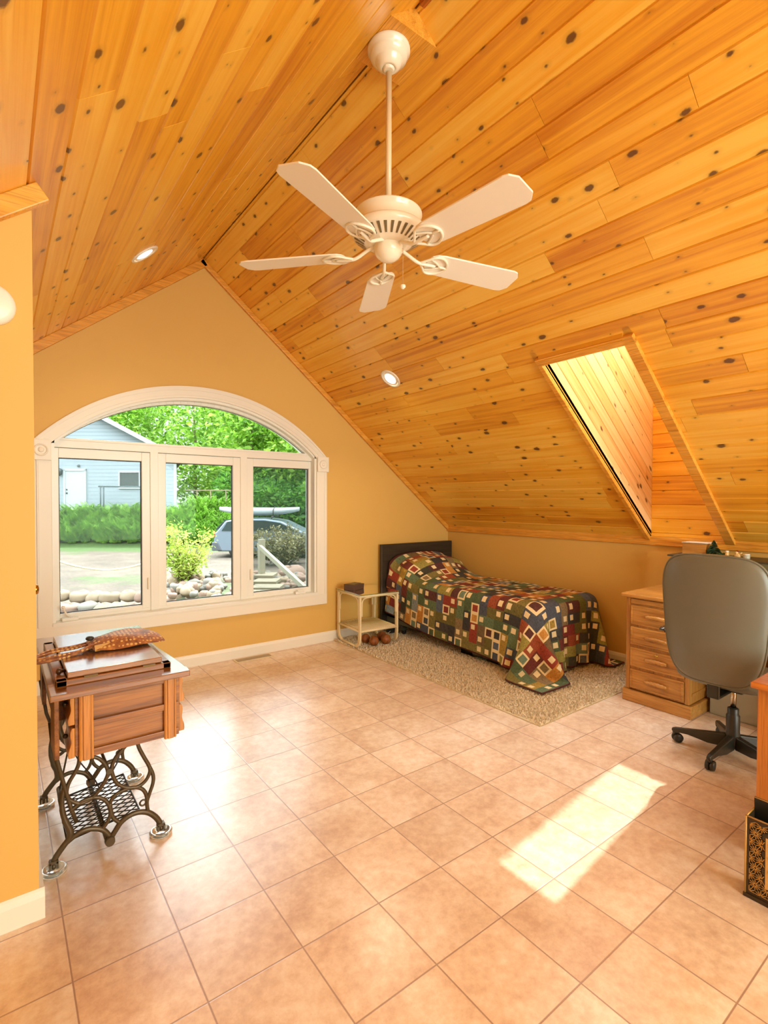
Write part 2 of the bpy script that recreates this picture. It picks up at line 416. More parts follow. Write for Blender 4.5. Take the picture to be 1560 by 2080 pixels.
# opening casing standing proud of the ceiling
cw = .055
p = lambda x, y: Vector((x, y, zr(x)))
b = MB()
def cas(p0, p1, n1, w, t):
    n1 = Vector(n1); q, v = slab(p0-nR*.002-n1*.005, p1-nR*.002-n1*.005, n1, nR, w+.005, t+.002); b.prism(q, v)
cas(p(X0-.02, HY1), p(KX-.01, HY1), (0, 1, 0), .028, .028); cas(p(X0-.02, HY0), p(KX-.01, HY0), (0, -1, 0), .06, .028)
cas(p(X0, HY0-.06), p(X0, HY1+.028), -dR, .05, .028)
struct(b.build('trim_10', M_PINE, bevel=.003))
# skylight sash and pane up at the roof
b = MB(); q = lambda x, y, d=0: Vector((x, y, zo(x)+d))
for (ya, yb, xa, xb) in ((HY0-.1, HY0, X0-.1, KX+.1), (HY1-.06, HY1+.1, X0-.1, KX+.1), (HY0, HY1, X0-.1, X0+.06), (HY0, HY1, KX-.02, KX+.1)):
    b.prism([q(xa, ya), q(xb, ya), q(xb, yb), q(xa, yb)], (0, 0, .06))
sk = struct(b.build('window_2', M_WIN)); b = MB(); b.prism([q(X0, HY0), q(KX, HY0), q(KX, HY1), q(X0, HY1)], (0, 0, .006)); b.build('pane', M_GLASS, sk)
# outer roof that keeps the light out: two slabs with the gable overhang
b = MB(); e0, e1 = YB-.2, GY+.95
b.prism([(RX, e0, RZ+.09), (RX-3.4, e0, RZ+.09-3.4*SL), (RX-3.4, e0, RZ+.2-3.4*SL), (RX, e0, RZ+.2)], (0, e1-e0, 0))
for ya, yb in ((e0, HY0-.03), (HY1+.03, e1)):
    b.prism([(RX, ya, RZ+.09), (KX+.5, ya, zr(KX+.5)+.09), (KX+.5, ya, zr(KX+.5)+.2), (RX, ya, RZ+.2)], (0, yb-ya, 0))
b.prism([(RX, HY0-.03, RZ+.09), (X0-.02, HY0-.03, zr(X0-.02)+.09), (X0-.02, HY0-.03, zr(X0-.02)+.2), (RX, HY0-.03, RZ+.2)], (0, HY1-HY0+.06, 0))
struct(b.build('trim_11', plain('roof_underlay', (120, 112, 100), .9)), 'outer roof')

# ------------------------------------------------------------------ arched window (window_1)
wroot = bpy.data.objects.new('window_1', None); COL.objects.link(wroot); wroot['kind'] = 'structure'; wroot['label'] = 'arched white three-light window over the yard'
def ring(b, pts_o, pts_i, y0, y1):
    n = len(pts_o)
    for i in range(n-1):
        q = [(pts_o[i][0], y0, pts_o[i][1]), (pts_o[i+1][0], y0, pts_o[i+1][1]), (pts_i[i+1][0], y0, pts_i[i+1][1]), (pts_i[i][0], y0, pts_i[i][1])]
        b.prism(q, (0, y1-y0, 0))
# interior casing: legs, apron, arch band, corner blocks
cx = (WX0+WX1)/2
b = MB(); CO, CI = .115, .0
b.box((WX0-CO, GY-.022, WZ0-.09), (WX0+.002, GY, 1.75)); b.box((WX1-.002, GY-.022, WZ0-.09), (WX1+CO, GY, 1.75))
b.box((WX0-CO, GY-.024, WZ0-.105), (WX1+CO, GY, WZ0+.004))
b.box((WX0-CO+.02, GY-.03, WZ0-.0), (WX0-CO+.035, GY-.02, 1.75)); b.box((WX1+CO-.035, GY-.03, WZ0), (WX1+CO-.02, GY-.02, 1.75))
b.build('casing', M_WHITE, wroot, bevel=.005)
b = MB()
ring(b, arch(WX0-CO, WX1+CO, 1.885, WZT+.098, 40), arch(WX0, WX1, WZS-.05, WZT, 40), GY-.024, GY)
ring(b, arch(WX0-CO+.02, WX1+CO-.02, 1.9, WZT+.082, 40), arch(WX0-.075, WX1+.075, 1.9, WZT+.062, 40), GY-.031, GY-.02)
ring(b, arch(WX0-.045, WX1+.045, 1.9, WZT+.036, 40), arch(WX0-.02, WX1+.02, 1.9, WZT+.018, 40), GY-.029, GY-.02)
b.build('arch_casing', M_WHITE, wroot)
for xa in (WX0-CO-.012, WX1-.0):
    bb = MB().box((xa, GY-.038, 1.742), (xa+CO+.012, GY, 1.892)); c = (xa+(CO+.012)/2, GY-.038, 1.817)
    bb.lathe([(.045, 0), (.045, .008), (.036, .010), (.034, .003), (.018, .003), (.016, .010), (.001, .012)], c, 28, (0, -1, 0))
    bb.build('corner_block', M_WHITE, wroot, bevel=.003)
# jamb lining
b = MB(); t = .022
b.box((WX0, GY-.004, WZ0), (WX0+t, GY+WT, WZS)); b.box((WX1-t, GY-.004, WZ0), (WX1, GY+WT, WZS)); b.box((WX0, GY-.03, WZ0-.004), (WX1, GY+WT, WZ0+t))
ring(b, arch(WX0, WX1, WZS-.05, WZT, 40), arch(WX0+t, WX1-t, WZS-.05, WZT-t, 40), GY-.004, GY+WT)
b.build('jamb', M_WIN, wroot)
# fixed frame: mullions, transom, arch frame
FY0, FY1 = GY+.055, GY+.125
b = MB()
b.box((WX0+t, FY0, WZS-.075), (WX1-t, FY1, WZS-.012))                 # transom
b.box((WX0+t, FY0-.004, WZS-.02), (WX1-t, FY1, WZS-.0))
for xm in (1.052, 1.835): b.box((xm-.032, FY0, WZ0+t), (xm+.032, FY1, WZS-.07))
b.box((WX0+t, FY0+.01, WZ0+t), (WX1-t, FY1, WZ0+.045))
ring(b, arch(WX0+t, WX1-t, WZS-.03, WZT-t, 40), arch(WX0+.072, WX1-.082, WZS-.01, WZT-.048, 40), FY0, FY1)
b.build('frame', M_WIN, wroot, bevel=.003)
GT, GB = 1.772, .571
for i, (xa, xb, sa, sb) in enumerate(((.371, .957, WX0+t, 1.022), (1.148, 1.736, 1.082, 1.805), (1.933, 2.524, 1.865, WX1-t))):
    b = MB(); y0, y1 = FY0+.012, FY1-.006
    zt2, zb2 = WZS-.078, WZ0+.044
    b.box((sa, y0, zb2), (xa, y1, zt2)); b.box((xb, y0, zb2), (sb, y1, zt2)); b.box((xa, y0, GT), (xb, y1, zt2)); b.box((xa, y0, zb2), (xb, y1, GB))
    s = b.build('sash', M_WIN, wroot, bevel=.003)
    b = MB(); g = .006; yg = GY+.1
    b.box((xa, yg-.006, GB), (xa+g, yg+.004, GT)); b.box((xb-g, yg-.006, GB), (xb, yg+.004, GT)); b.box((xa, yg-.006, GT-g), (xb, yg+.004, GT)); b.box((xa, yg-.006, GB), (xb, yg+.004, GB+g))
    b.build('gasket', M_BLACK, s)
    MB().box((xa, yg-.002, GB), (xb, yg+.002, GT)).build('pane', M_GLASS, s)
ai = arch(WX0+.072, WX1-.082, WZS-.01, WZT-.048, 40)
MB().prism([(x, GY+.1, z) for x, z in ai], (0, .004, 0)).build('arch_pane', M_GLASS, wroot)
b = MB(); ring(b, arch(WX0+.070, WX1-.080, WZS-.01, WZT-.046, 40), arch(WX0+.078, WX1-.088, WZS-.008, WZT-.051, 40), GY+.094, GY+.1); b.build('arch_gasket', M_BLACK, wroot)
# insect screens behind the two casements
def screen(name, col, alpha):
    m = bpy.data.materials.new(name); m.use_nodes = True; t_ = m.node_tree; t_.nodes.clear()
    out = t_.nodes.new('ShaderNodeOutputMaterial'); mx = t_.nodes.new('ShaderNodeMixShader'); tr = t_.nodes.new('ShaderNodeBsdfTransparent'); df = t_.nodes.new('ShaderNodeBsdfDiffuse')
    df.inputs[0].default_value = lin(col); mx.inputs[0].default_value = alpha
    t_.links.new(tr.outputs[0], mx.inputs[1]); t_.links.new(df.outputs[0], mx.inputs[2]); t_.links.new(mx.outputs[0], out.inputs[0]); return m
MB().box((1.93, GY+.112, GB), (2.53, GY+.1125, GT)).build('insect_screen', screen('grey_screen_mesh', (84, 108, 100), .34), wroot)
MB().box((.365, GY+.112, GB), (.96, GY+.1125, GT)).build('insect_screen', screen('pale_screen_mesh', (120, 132, 140), .10), wroot)
# cranks
for x0_, open_ in ((.43, True), (2.40, False)):
    b = MB(); b.box((x0_-.05, GY+.012, WZ0+t), (x0_+.06, GY+.045, WZ0+t+.022))
    if open_: b.tube(smooth_path([(x0_+.02, GY+.02, WZ0+.045), (x0_-.02, GY+.0, WZ0+.075), (x0_-.045, GY-.01, WZ0+.13)]), .007); b.ball((x0_-.045, GY-.01, WZ0+.135), .012)
    else: b.tube([(x0_-.03, GY+.01, WZ0+.05), (x0_+.04, GY+.01, WZ0+.052)], .008)
    b.build('crank', M_WIN, wroot, bevel=.003)
# casement locks on the stiles
b = MB()
for xs in (1.0, 1.9): b.box((xs-.005, FY0-.003, .70), (xs+.005, FY0+.014, .80))
b.build('lock_lever', plain('cream_lever', (236, 222, 196), .4), wroot, bevel=.003)

# door on the left wall beyond the corner: only its knob reaches into view
dr = bpy.data.objects.new('door_1', None); COL.objects.link(dr); dr['kind'] = 'structure'; dr['label'] = 'white door in the left wall'
MB().box((LX-.005, 2.62, 0.0), (LX+.006, 3.42, 2.03)).build('leaf', M_WHITE, dr, bevel=.002)
b = MB(); b.box((LX, 2.54, 0), (LX+.016, 2.615, 2.1)); b.box((LX, 3.425, 0), (LX+.016, 3.5, 2.1)); b.box((LX, 2.54, 2.035), (LX+.016, 3.5, 2.1)); b.build('door_casing', M_WHITE, dr)
b = MB(); b.lathe([(.03, 0), (.03, .008), (.012, .012), (.011, .03), (.024, .038), (.028, .05), (.024, .062), (.008, .066)], (LX+.006, 3.33, .965), 20, (1, 0, 0)); b.build('door_knob', plain('brass', (190, 140, 60), .22, Metallic=1.0), dr)

# ------------------------------------------------------------------ ceiling fan
FX, FY = 1.40, 1.835
M_FAN = plain('cream_enamel', (245, 234, 212), .22, .03, 4, Coat_Weight=.3)
M_BLADE = plain('white_fan_blade', (246, 236, 222), .4, .02, 3)
fan = thing('ceiling_fan', (FX, FY, 3.44), 'cream five-blade ceiling fan on a long rod under the pine ridge', 'ceiling fan')
b = MB(); b.prism([(RX-.128, FY-.13, 3.446), (RX+.122, FY-.13, 3.446), (RX+.122, FY-.13, zr(RX+.122)), (RX, FY-.13, RZ), (RX-.128, FY-.13, zl(RX-.128))], (0, .26, 0))
tag(b.build('mounting_block', M_PINE, origin=(RX, FY, 3.45)), 'angled pine mounting block between the fan canopy and the ridge', 'wood block')
b = MB(); b.lathe([(.092, .006), (.094, 0), (.094, -.010), (.086, -.017), (.083, -.025), (.08, -.038), (.064, -.048), (.058, -.053), (.053, -.068), (.038, -.080), (.03, -.083), (.026, -.078)], (FX, FY, 3.44), 48); b.build('canopy', M_FAN, fan)
MB().lathe([(.02, 0), (.026, .008), (.026, .02), (.014, .03)], (FX, FY, 3.348), 24).build('ball_joint', M_FAN, fan)
MB().tube([(FX, FY, 3.34), (FX, FY, 2.76)], .0135, 20).build('down_rod', plain('tan_rod', (232, 208, 168), .3), fan)
mot = MB().lathe([(.02, .03), (.03, .02), (.05, .012), (.140, .004), (.150, -.004), (.150, -.010), (.145, -.014), (.145, -.062), (.150, -.068), (.11, -.075)], (FX, FY, 2.722), 56).build('motor_housing', M_FAN, fan)
v = MB().lathe([(.12, 0), (.160, -.006), (.168, -.018), (.160, -.036), (.092, -.078), (.075, -.082), (.06, -.08)], (FX, FY, 2.660), 56).build('vent_cone', M_FAN, fan)
b = MB()
for k_ in range(30):
    a = 2*PI*k_/30; e = Vector((math.cos(a), math.sin(a), 0)); tt = Vector((-math.sin(a), math.cos(a), 0))
    q0 = Vector((FX, FY, 2.660))+e*.150+Vector((0, 0, -.0425)); q1 = Vector((FX, FY, 2.660))+e*.106+Vector((0, 0, -.0695))
    nn = (q1-q0).cross(tt).normalized(); nn = nn if nn.z < 0 else -nn
    b.add([q0+tt*.0065+nn*.002, q0-tt*.0065+nn*.002, q1-tt*.004+nn*.002, q1+tt*.004+nn*.002], [(0, 1, 2, 3)])
b.build('vent_slots', plain('vent_recess', (120, 104, 70), .8), v)
MB().lathe([(.05, .03), (.05, 0)], (FX, FY, 2.585), 32).build('neck', M_FAN, fan)
MB().lathe([(.04, .01), (.062, .008), (.065, 0), (.065, -.028), (.06, -.04), (.05, -.056), (.03, -.07), (.012, -.076), (.001, -.077)], (FX, FY, 2.588), 40).build('switch_housing', M_FAN, fan)
b = MB(); cxp, cyp = FX+.035, FY-.052; b.tube([(cxp, cyp, 2.565), (cxp+.004, cyp-.004, 2.56), (cxp+.004, cyp-.004, 2.405)], .0012, 6); ch = b.build('pull_chain', plain('chain_brass', (200, 160, 110), .3), fan)
MB().lathe([(.001, 0), (.012, -.004), (.013, -.012), (.006, -.02), (.001, -.022)], (cxp+.004, cyp-.004, 2.405), 16).build('pull_knob', M_FAN, fan)
def blade_M(k_): return Matrix.Translation((FX, FY, 2.545)) @ Matrix.Rotation(math.radians(-155.6+72*k_), 4, 'Z') @ Matrix.Rotation(math.radians(-11), 4, 'X')
def blade_outline():
    pts = [(.205, -.048), (.225, -.062), (.26, -.069), (.645, -.080), (.668, -.074), (.692, -.044), (.694, .044), (.670, .074), (.645, .080), (.26, .069), (.225, .062), (.205, .048), (.196, .02), (.196, -.02)]
    return pts
for k_ in range(5):
    M = blade_M(k_)
    b = MB(); b.prism([M @ Vector((x, y, .0)) for x, y in blade_outline()], (0, 0, .007)); bl = b.build('blade', M_BLADE, fan, bevel=.002)
    b = MB()
    def arm(pts, r): b.tube([M @ Vector(q) for q in smooth_path(pts, 4)], r, 8)
    arm([(.05, 0, .045), (.10, 0, .02), (.15, 0, -.006), (.19, 0, -.008), (.24, 0, -.006)], .008)
    arm([(.16, 0, -.007), (.19, .03, -.006), (.215, .055, -.005), (.25, .058, -.004), (.285, .035, -.004), (.30, 0, -.004), (.285, -.035, -.004), (.25, -.058, -.004), (.215, -.055, -.005), (.19, -.03, -.006), (.16, 0, -.007)], .006)
    arm([(.20, .038, -.005), (.235, .022, -.005), (.262, .0, -.005), (.235, -.022, -.005), (.20, -.038, -.005)], .0045)
    arm([(.262, 0, -.005), (.30, 0, -.005)], .006)
    b.build('blade_iron', M_FAN, bl)

# ------------------------------------------------------------------ recessed lights, smoke detector, floor register
M_BULB, k = newmat('lit_bulb', .5); k.set(k.b.inputs['Emission Color'], (1, .93, .82, 1)); k.b.inputs['Emission Strength'].default_value = 3.0
M_BAF = plain('white_baffle', (250, 244, 230), .35)
def can(px_, s_, nrm, label):
    n_ = Vector(nrm)
    t_ = thing('recessed_light', px_, label, 'ceiling light')
    MB().lathe([(.094, -.002), (.096, .003), (.09, .008), (.074, .007), (.07, .001), (.07, -.002)], px_, 40, n_, cap=False).build('trim_ring', M_WHITE, t_)
    MB().lathe([(.071, .004), (.066, .0035), (.056, .003), (.052, .002)], px_, 40, n_, cap=False).build('baffle', M_BAF, t_)
    MB().lathe([(.056, .0015), (.054, .004), (.04, .008), (.001, .010)], px_, 32, n_).build('bulb', M_BULB, t_)
    l = bpy.data.lights.new('recessed_bulb', 'SPOT'); l.energy = 26; l.color = (1, .84, .6); l.spot_size = 2.3; l.spot_blend = .8; l.shadow_soft_size = .05
    o = bpy.data.objects.new('recessed_bulb', l); COL.objects.link(o); o.location = Vector(px_)+n_*.03; o.rotation_euler = Vector((0, 0, -1)).to_track_quat('-Z', 'Y').to_euler()
can((2.725, 3.535, zr(2.725)), SR, nR, 'round white recessed light in the right pine slope beside the bed wall')
can((.762, 3.56, zl(.762)), SL, nL, 'round white recessed light in the left pine slope above the arched window')
b = MB().lathe([(.066, 0), (.067, .012), (.064, .026), (.052, .034), (.001, .036)], (-.013, NY, 2.08), 40, (0, -1, 0))
tag(b.build('smoke_detector', M_WHITE, origin=(-.013, NY, 2.08)), 'round white smoke detector on the ochre wall at the left edge', 'smoke detector')
reg = thing('floor_register', (1.86, 4.44, 0), 'cream slotted floor register beside the gable baseboard', 'floor vent')
MB().box((1.685, 4.405, .0), (2.035, 4.505, .006)).build('vent_frame', plain('cream_metal', (232, 214, 176), .35), reg, bevel=.002)
b = MB()
for i in range(26):
    for j in range(2):
        x = 1.70+i*.0125; b.box((x, 4.418+j*.04, .0062), (x+.006, 4.452+j*.04, .0068))
b.build('slots', plain('dark_slot', (110, 84, 50), .8), reg)

# ------------------------------------------------------------------ shaggy rug
rug = thing('shag_rug', (3.58, 3.28, 0), 'cream shaggy rug under the bed and the rattan side table', 'rug')
RX0, RX1, RY0, RY1 = 2.765, 4.39, 2.0, 4.535
M_RUG = plain('cream_wool', (250, 230, 200), .95, .3, 90)
MB().box((RX0, RY0, 0.001), (RX1, RY1, .008)).build('backing', plain('rug_edge', (214, 194, 156), .9), rug)
rng = np.random.default_rng(3); NB = 52000
bx = rng.uniform(RX0+.004, RX1-.004, NB); by = rng.uniform(RY0+.004, RY1-.004, NB); ba = rng.uniform(0, 2*PI, NB); bh = rng.uniform(.010, .020, NB); bl_ = rng.uniform(.003, .012, NB); bd = rng.uniform(0, 2*PI, NB)
wv = .0042
V = np.zeros((NB, 4, 3))
dx, dy = np.cos(ba)*wv, np.sin(ba)*wv; lx, ly = np.cos(bd)*bl_, np.sin(bd)*bl_
V[:, 0] = np.stack([bx-dx, by-dy, np.full(NB, .006)], 1); V[:, 1] = np.stack([bx+dx, by+dy, np.full(NB, .006)], 1)
V[:, 2] = np.stack([bx+dx*.9+lx, by+dy*.9+ly, bh+.006], 1); V[:, 3] = np.stack([bx-dx*.9+lx, by-dy*.9+ly, bh+.006], 1)
V[:, :, 0] = np.clip(V[:, :, 0], RX0-.006, RX1); V -= np.array([3.58, 3.28, 0])
me = bpy.data.meshes.new('pile'); me.from_pydata(V.reshape(-1, 3).tolist(), [], np.arange(NB*4).reshape(-1, 4).tolist()); me.materials.append(M_RUG)
o = bpy.data.objects.new('pile', me); COL.objects.link(o); o.parent = rug; o['kind'] = 'stuff'

# ------------------------------------------------------------------ bed
BX0, BX1, BY0, BY1 = 3.40, 4.31, 2.50, 4.47
bed = thing('single_bed', (3.86, 3.5, .02), 'single bed with black headboard and grey metal frame against the right wall', 'bed')
hb = MB().box((3.34, 4.475, .12), (4.40, 4.515, .972)).build('headboard', wood('black_brown_wood', (52, 42, 30), (38, 32, 24), (62, 50, 34), 0, 1, .4), bed, bevel=.004)
M_FR = plain('grey_green_steel', (96, 98, 84), .45, .1, 10)
b = MB()
for xa, sgn in ((BX0+.005, 1), (BX1-.005, -1)):
    b.box((xa, BY0+.22, .125), (xa+.006*sgn, BY1, .185)); b.box((xa, BY0+.22, .125), (xa+.045*sgn, BY1, .131))
b.box((BX0, BY0+.22, .125), (BX1, BY0+.26, .131)); b.box((BX0, 3.5, .118), (BX1, 3.54, .124)); b.box((BX0, 4.2, .118), (BX1, 4.24, .124))
b.build('frame', M_FR, bed)
for xa in (BX0+.05, BX1-.08):
    for ya in (BY0+.27, 4.23):
        l = MB().box((xa, ya, .062), (xa+.045, ya+.045, .13)).build('leg', M_FR, bed)
        MB().lathe([(.024, -.016), (.028, -.01), (.028, .01), (.024, .016)], (xa+.022, ya+.022, .048), 20, (1, 0, 0)).build('caster', plain('olive_rubber', (170, 158, 70), .5) if ya < 3 and xa < 4 else M_DARK, l)
MB().box((BX0+.03, BY0+.04, .19), (BX1-.01, BY1, .38)).build('box_spring', plain('grey_ticking', (110, 104, 90), .8), bed, bevel=.03)
MB().box((BX0+.03, BY0+.04, .385), (BX1-.01, BY1, .60)).build('mattress', plain('white_ticking', (214, 208, 196), .8), bed, bevel=.04)
tag(MB().box((BX0+.001, 3.16, .128), (BX0+.004, 3.24, .162)).build('maker_label', plain('label_grey', (190, 186, 160), .5), bed), 'small pale label on the rail')
b = MB(); b.ball((3.86, 4.22, .70), 1, 28, 16, (.40, .19, .115)); pil = tag(b.build('pillow', plain('white_cotton', (230, 226, 216), .8), origin=(3.86, 4.22, .6)), 'white pillow under the quilt at the headboard end', 'pillow')

# quilt: a cloth relaxed over the mattress with a small particle solver
def drape():
    CW, CL = 1.66, 2.39                       # across, along
    CS = .0885; nx = int(round(CW/CS)); ny = int(round(CL/CS)); S = 3
    gx, gy = nx*S+1, ny*S+1; d = CS/S
    U, Vv = np.meshgrid(np.arange(gx)*d, np.arange(gy)*d, indexing='ij')
    xs = BX0-.425; P = np.zeros((gx, gy, 3)); P[..., 1] = BY1-.01-Vv
    X = xs+U; over = np.maximum(X-(BX1+.03), 0)
    P[..., 0] = np.minimum(X, BX1+.035); P[..., 2] = .90-over
    near = np.maximum(BX0-.02-X, 0); P[..., 0] += near*.35; P[..., 2] -= near*.85
    foot = np.maximum((BY0-.02)-P[..., 1], 0); P[..., 1] += foot*.35; P[..., 2] -= foot*.8*np.clip(1-near*1.2, 0, 1)
    P[..., 2] = np.maximum(P[..., 2], .06)
    rg = np.random.default_rng(5); P += rg.normal(0, .0015, P.shape)
    Q = P.copy(); bx0, bx1, by0, by1, bz = BX0, BX1, BY0, BY1+.2, .615; rr = .055; th = .008
    c = np.array([(bx0+bx1)/2, (by0+by1)/2, bz/2]); h = np.array([(bx1-bx0)/2, (by1-by0)/2, bz/2])
    def cons(P, i0, j0, i1, j1, L, k):
        n0, n1 = gx-max(i0, i1), gy-max(abs(j0), abs(j1), j0, j1)
    def solve(A, B, L, k):
        D = B-A; l = np.sqrt((D**2).sum(-1, keepdims=True))+1e-9; C = D*((l-L)/l)*.5*k; A += C; B -= C
    pin = (P[:, 0, 0] > BX0) & (P[:, 0, 0] < BX1); PX = P[:, 0].copy()
    for it in range(420):
        vel = (P-Q)*.965; Q = P.copy(); P = P+vel; P[..., 2] -= 9.8*.00011
        for s_ in range(9):
            for st in (0, 1):
                solve(P[st:-1:2], P[st+1::2], d, 1.0) if P[st:-1:2].shape[0] == P[st+1::2].shape[0] else solve(P[st:-1:2][:P[st+1::2].shape[0]], P[st+1::2], d, 1.0)
                A = P[:, st:-1:2]; B = P[:, st+1::2]; m_ = min(A.shape[1], B.shape[1]); solve(A[:, :m_], B[:, :m_], d, 1.0)
                A = P[st:-1:2, :-1]; B = P[st+1::2, 1:]; m_ = min(A.shape[0], B.shape[0]); solve(A[:m_], B[:m_], d*1.41421, .35)
                A = P[st:-1:2, 1:]; B = P[st+1::2, :-1]; m_ = min(A.shape[0], B.shape[0]); solve(A[:m_], B[:m_], d*1.41421, .35)
            # bending over a patch width
            for st in range(0, 4):
                A = P[st:-2:4]; B = P[st+2::4]; m_ = min(len(A), len(B)); solve(A[:m_], B[:m_], 2*d, .22)
                A = P[:, st:-2:4]; B = P[:, st+2::4]; m_ = min(A.shape[1], B.shape[1]); solve(A[:, :m_], B[:, :m_], 2*d, .22)
        # collisions: rounded mattress block
        R_ = P-c; q = np.abs(R_)-(h-rr); qo = np.maximum(q, 0); lo = np.sqrt((qo**2).sum(-1)); inside = np.minimum(q.max(-1), 0)
        sd = lo+inside-rr-th; hit = sd < 0
        nrm = np.sign(R_)*qo/(lo[..., None]+1e-9); deep = lo < 1e-6
        ax_ = q.argmax(-1); nd = np.zeros_like(P); np.put_along_axis(nd, ax_[..., None], np.sign(np.take_along_axis(R_, ax_[..., None], -1)), -1)
        nrm = np.where(deep[..., None], nd, nrm)
        P = np.where(hit[..., None], P-nrm*sd[..., None], P); fr = hit.copy()
        # pillow
        pc = np.array([3.86, 4.22, .70]); pr_ = np.array([.43, .215, .14]); e = (P-pc)/pr_; le = np.sqrt((e**2).sum(-1)); hp = le < 1
        P = np.where(hp[..., None], pc+e/(le[..., None]+1e-9)*pr_, P); fr |= hp
        fl_ = P[..., 2] < .03; P[..., 2] = np.maximum(P[..., 2], .03); fr |= fl_
        P[..., 0] = np.minimum(P[..., 0], KX-.022); P[..., 1] = np.minimum(P[..., 1], BY1-.008)
        Q = np.where(fr[..., None], P-(P-Q)*.12, Q)
        P[pin, 0] = P[pin, 0]*.7+PX[pin]*.3; P[:, 0, 1] = BY1-.01
    return P, nx, ny, S, CS
P, nx, ny, S, CS = drape()
# refine: two steps per solver cell -> six squares per patch
def refine(A, ax):
    A = np.moveaxis(A, ax, 0); n = A.shape[0]; o = np.zeros((2*n-1,)+A.shape[1:]); o[::2] = A
    pm = np.concatenate([A[:1], A[:-2]]) if n > 2 else A[:1]; nx2 = np.concatenate([A[2:], A[-1:]])
    o[1::2] = (9*(A[:-1]+A[1:])-(pm+nx2))/16; return np.moveaxis(o, 0, ax)
for _ in range(2):                       # light smoothing
    Pm = P.copy(); Pm[1:-1, 1:-1] = (P[1:-1, 1:-1]*4+P[:-2, 1:-1]+P[2:, 1:-1]+P[1:-1, :-2]+P[1:-1, 2:])/8; P = Pm
G = refine(refine(P, 0), 1); gx, gy = G.shape[:2]; T = 2*S
FAB = [(96, 92, 44), (88, 98, 52), (120, 112, 56), (168, 136, 48), (196, 128, 44), (206, 142, 62), (122, 30, 30), (142, 42, 32), (96, 30, 28), (44, 46, 40), (36, 40, 50), (48, 50, 58), (58, 70, 96), (76, 92, 124), (126, 142, 158), (84, 112, 84), (64, 88, 60), (104, 84, 58), (128, 108, 78), (150, 62, 34), (100, 128, 112), (148, 140, 62), (72, 30, 36)]
FAB = [lin(tuple(min(255, int((v*.80+w*.20)*1.1+3)) for v, w in zip(c, (114, 96, 58)))) for c in FAB]; CREAM = lin((240, 220, 172)); BIND = lin((84, 30, 26))
pr2 = random.Random(11); cellc = {}; kind = {}
for i in range(nx):
    for j in range(ny):
        if (i, j) in cellc: continue
        a, c2 = pr2.sample(FAB, 2); r = pr2.random()
        if r < .17: cellc[i, j] = a; kind[i, j] = ('frame', c2); continue
        hor = pr2.random() < .5; o2 = (i+1, j) if hor else (i, j+1)
        if o2 in cellc or o2[0] >= nx or o2[1] >= ny: o2 = (i, j+1) if hor else (i+1, j)
        if o2 in cellc or o2[0] >= nx or o2[1] >= ny: cellc[i, j] = a; kind[i, j] = ('frame', c2); continue
        cellc[i, j] = a; cellc[o2] = a; w_ = pr2.random() < .5
        kind[i, j] = ('sq', 0) if w_ else ('none', 0); kind[o2] = ('none', 0) if w_ else ('sq', 0)
fc = []; faces = []
for i in range(gx-1):
    for j in range(gy-1):
        faces.append((i*gy+j, i*gy+j+1, (i+1)*gy+j+1, (i+1)*gy+j))
        ci, cj, a, b2 = i//T, j//T, i % T, j % T; kd = kind.get((ci, cj), ('none', 0)); col_ = cellc.get((ci, cj), FAB[0])
        if i == 0 or j == 0 or i == gx-2 or j == gy-2: col_ = BIND
        elif kd[0] == 'frame': col_ = kd[1] if (1 <= a <= T-2 and 1 <= b2 <= T-2) and not (a == 0) else CREAM
        elif kd[0] == 'sq' and 2 <= a <= 4 and 1 <= b2 <= 3: col_ = CREAM
        fc.append(col_)
me = bpy.data.meshes.new('patchwork_quilt'); qo_ = Vector((3.86, 3.5, .6))
me.from_pydata((G.reshape(-1, 3)-np.array(qo_)).tolist(), [], faces); me.polygons.foreach_set('use_smooth', [True]*len(faces))
ca = me.color_attributes.new('patch', 'FLOAT_COLOR', 'CORNER'); ca.data.foreach_set('color', np.repeat(np.array(fc), 4, axis=0).ravel())
uvl = me.uv_layers.new(name='uv'); idx = np.array(faces).ravel(); uvl.data.foreach_set('uv', np.stack([idx//gy*CS/T, idx % gy*CS/T], 1).ravel())
M_Q, k = newmat('patchwork_cotton', .85)
at = k.n('Attribute', dict(attribute_name='patch')).outputs['Color']; uv = k.n('UVMap', dict(uv_map='uv')).outputs[0]
n1 = k.noise(uv, 75, 4, .6, 1.2); n2 = k.noise(uv, 220, 2)
fl2 = k.ramp(n1, [(.35, (.55, .55, .55, 1)), (.5, (1, 1, 1, 1)), (.64, (1.0, 1.0, 1.0, 1)), (.68, (1.9, 1.85, 1.6, 1))])
base_ = k.mix(1.0, at, fl2, 'MULTIPLY')
lum = k.n('SeparateColor', Color=at).outputs[0]
k.base(k.mix(k.math('GREATER_THAN', lum, .7), base_, at))
w1 = k.n('TexWave', dict(bands_direction='DIAGONAL'), Vector=uv, Scale=9.0, Distortion=6.0, Detail=1.5).outputs[1]
k.bump(k.math('ADD', k.math('POWER', w1, .4), k.math('MULTIPLY', n2, .2)), .35, .004)
me.materials.append(M_Q); qo = bpy.data.objects.new('patchwork_quilt', me); COL.objects.link(qo); qo.location = qo_
md = qo.modifiers.new('thick', 'SOLIDIFY'); md.thickness = .007; md.offset = 1
tag(qo, 'patchwork quilt of dark squares with cream patches draped over the bed', 'quilt')

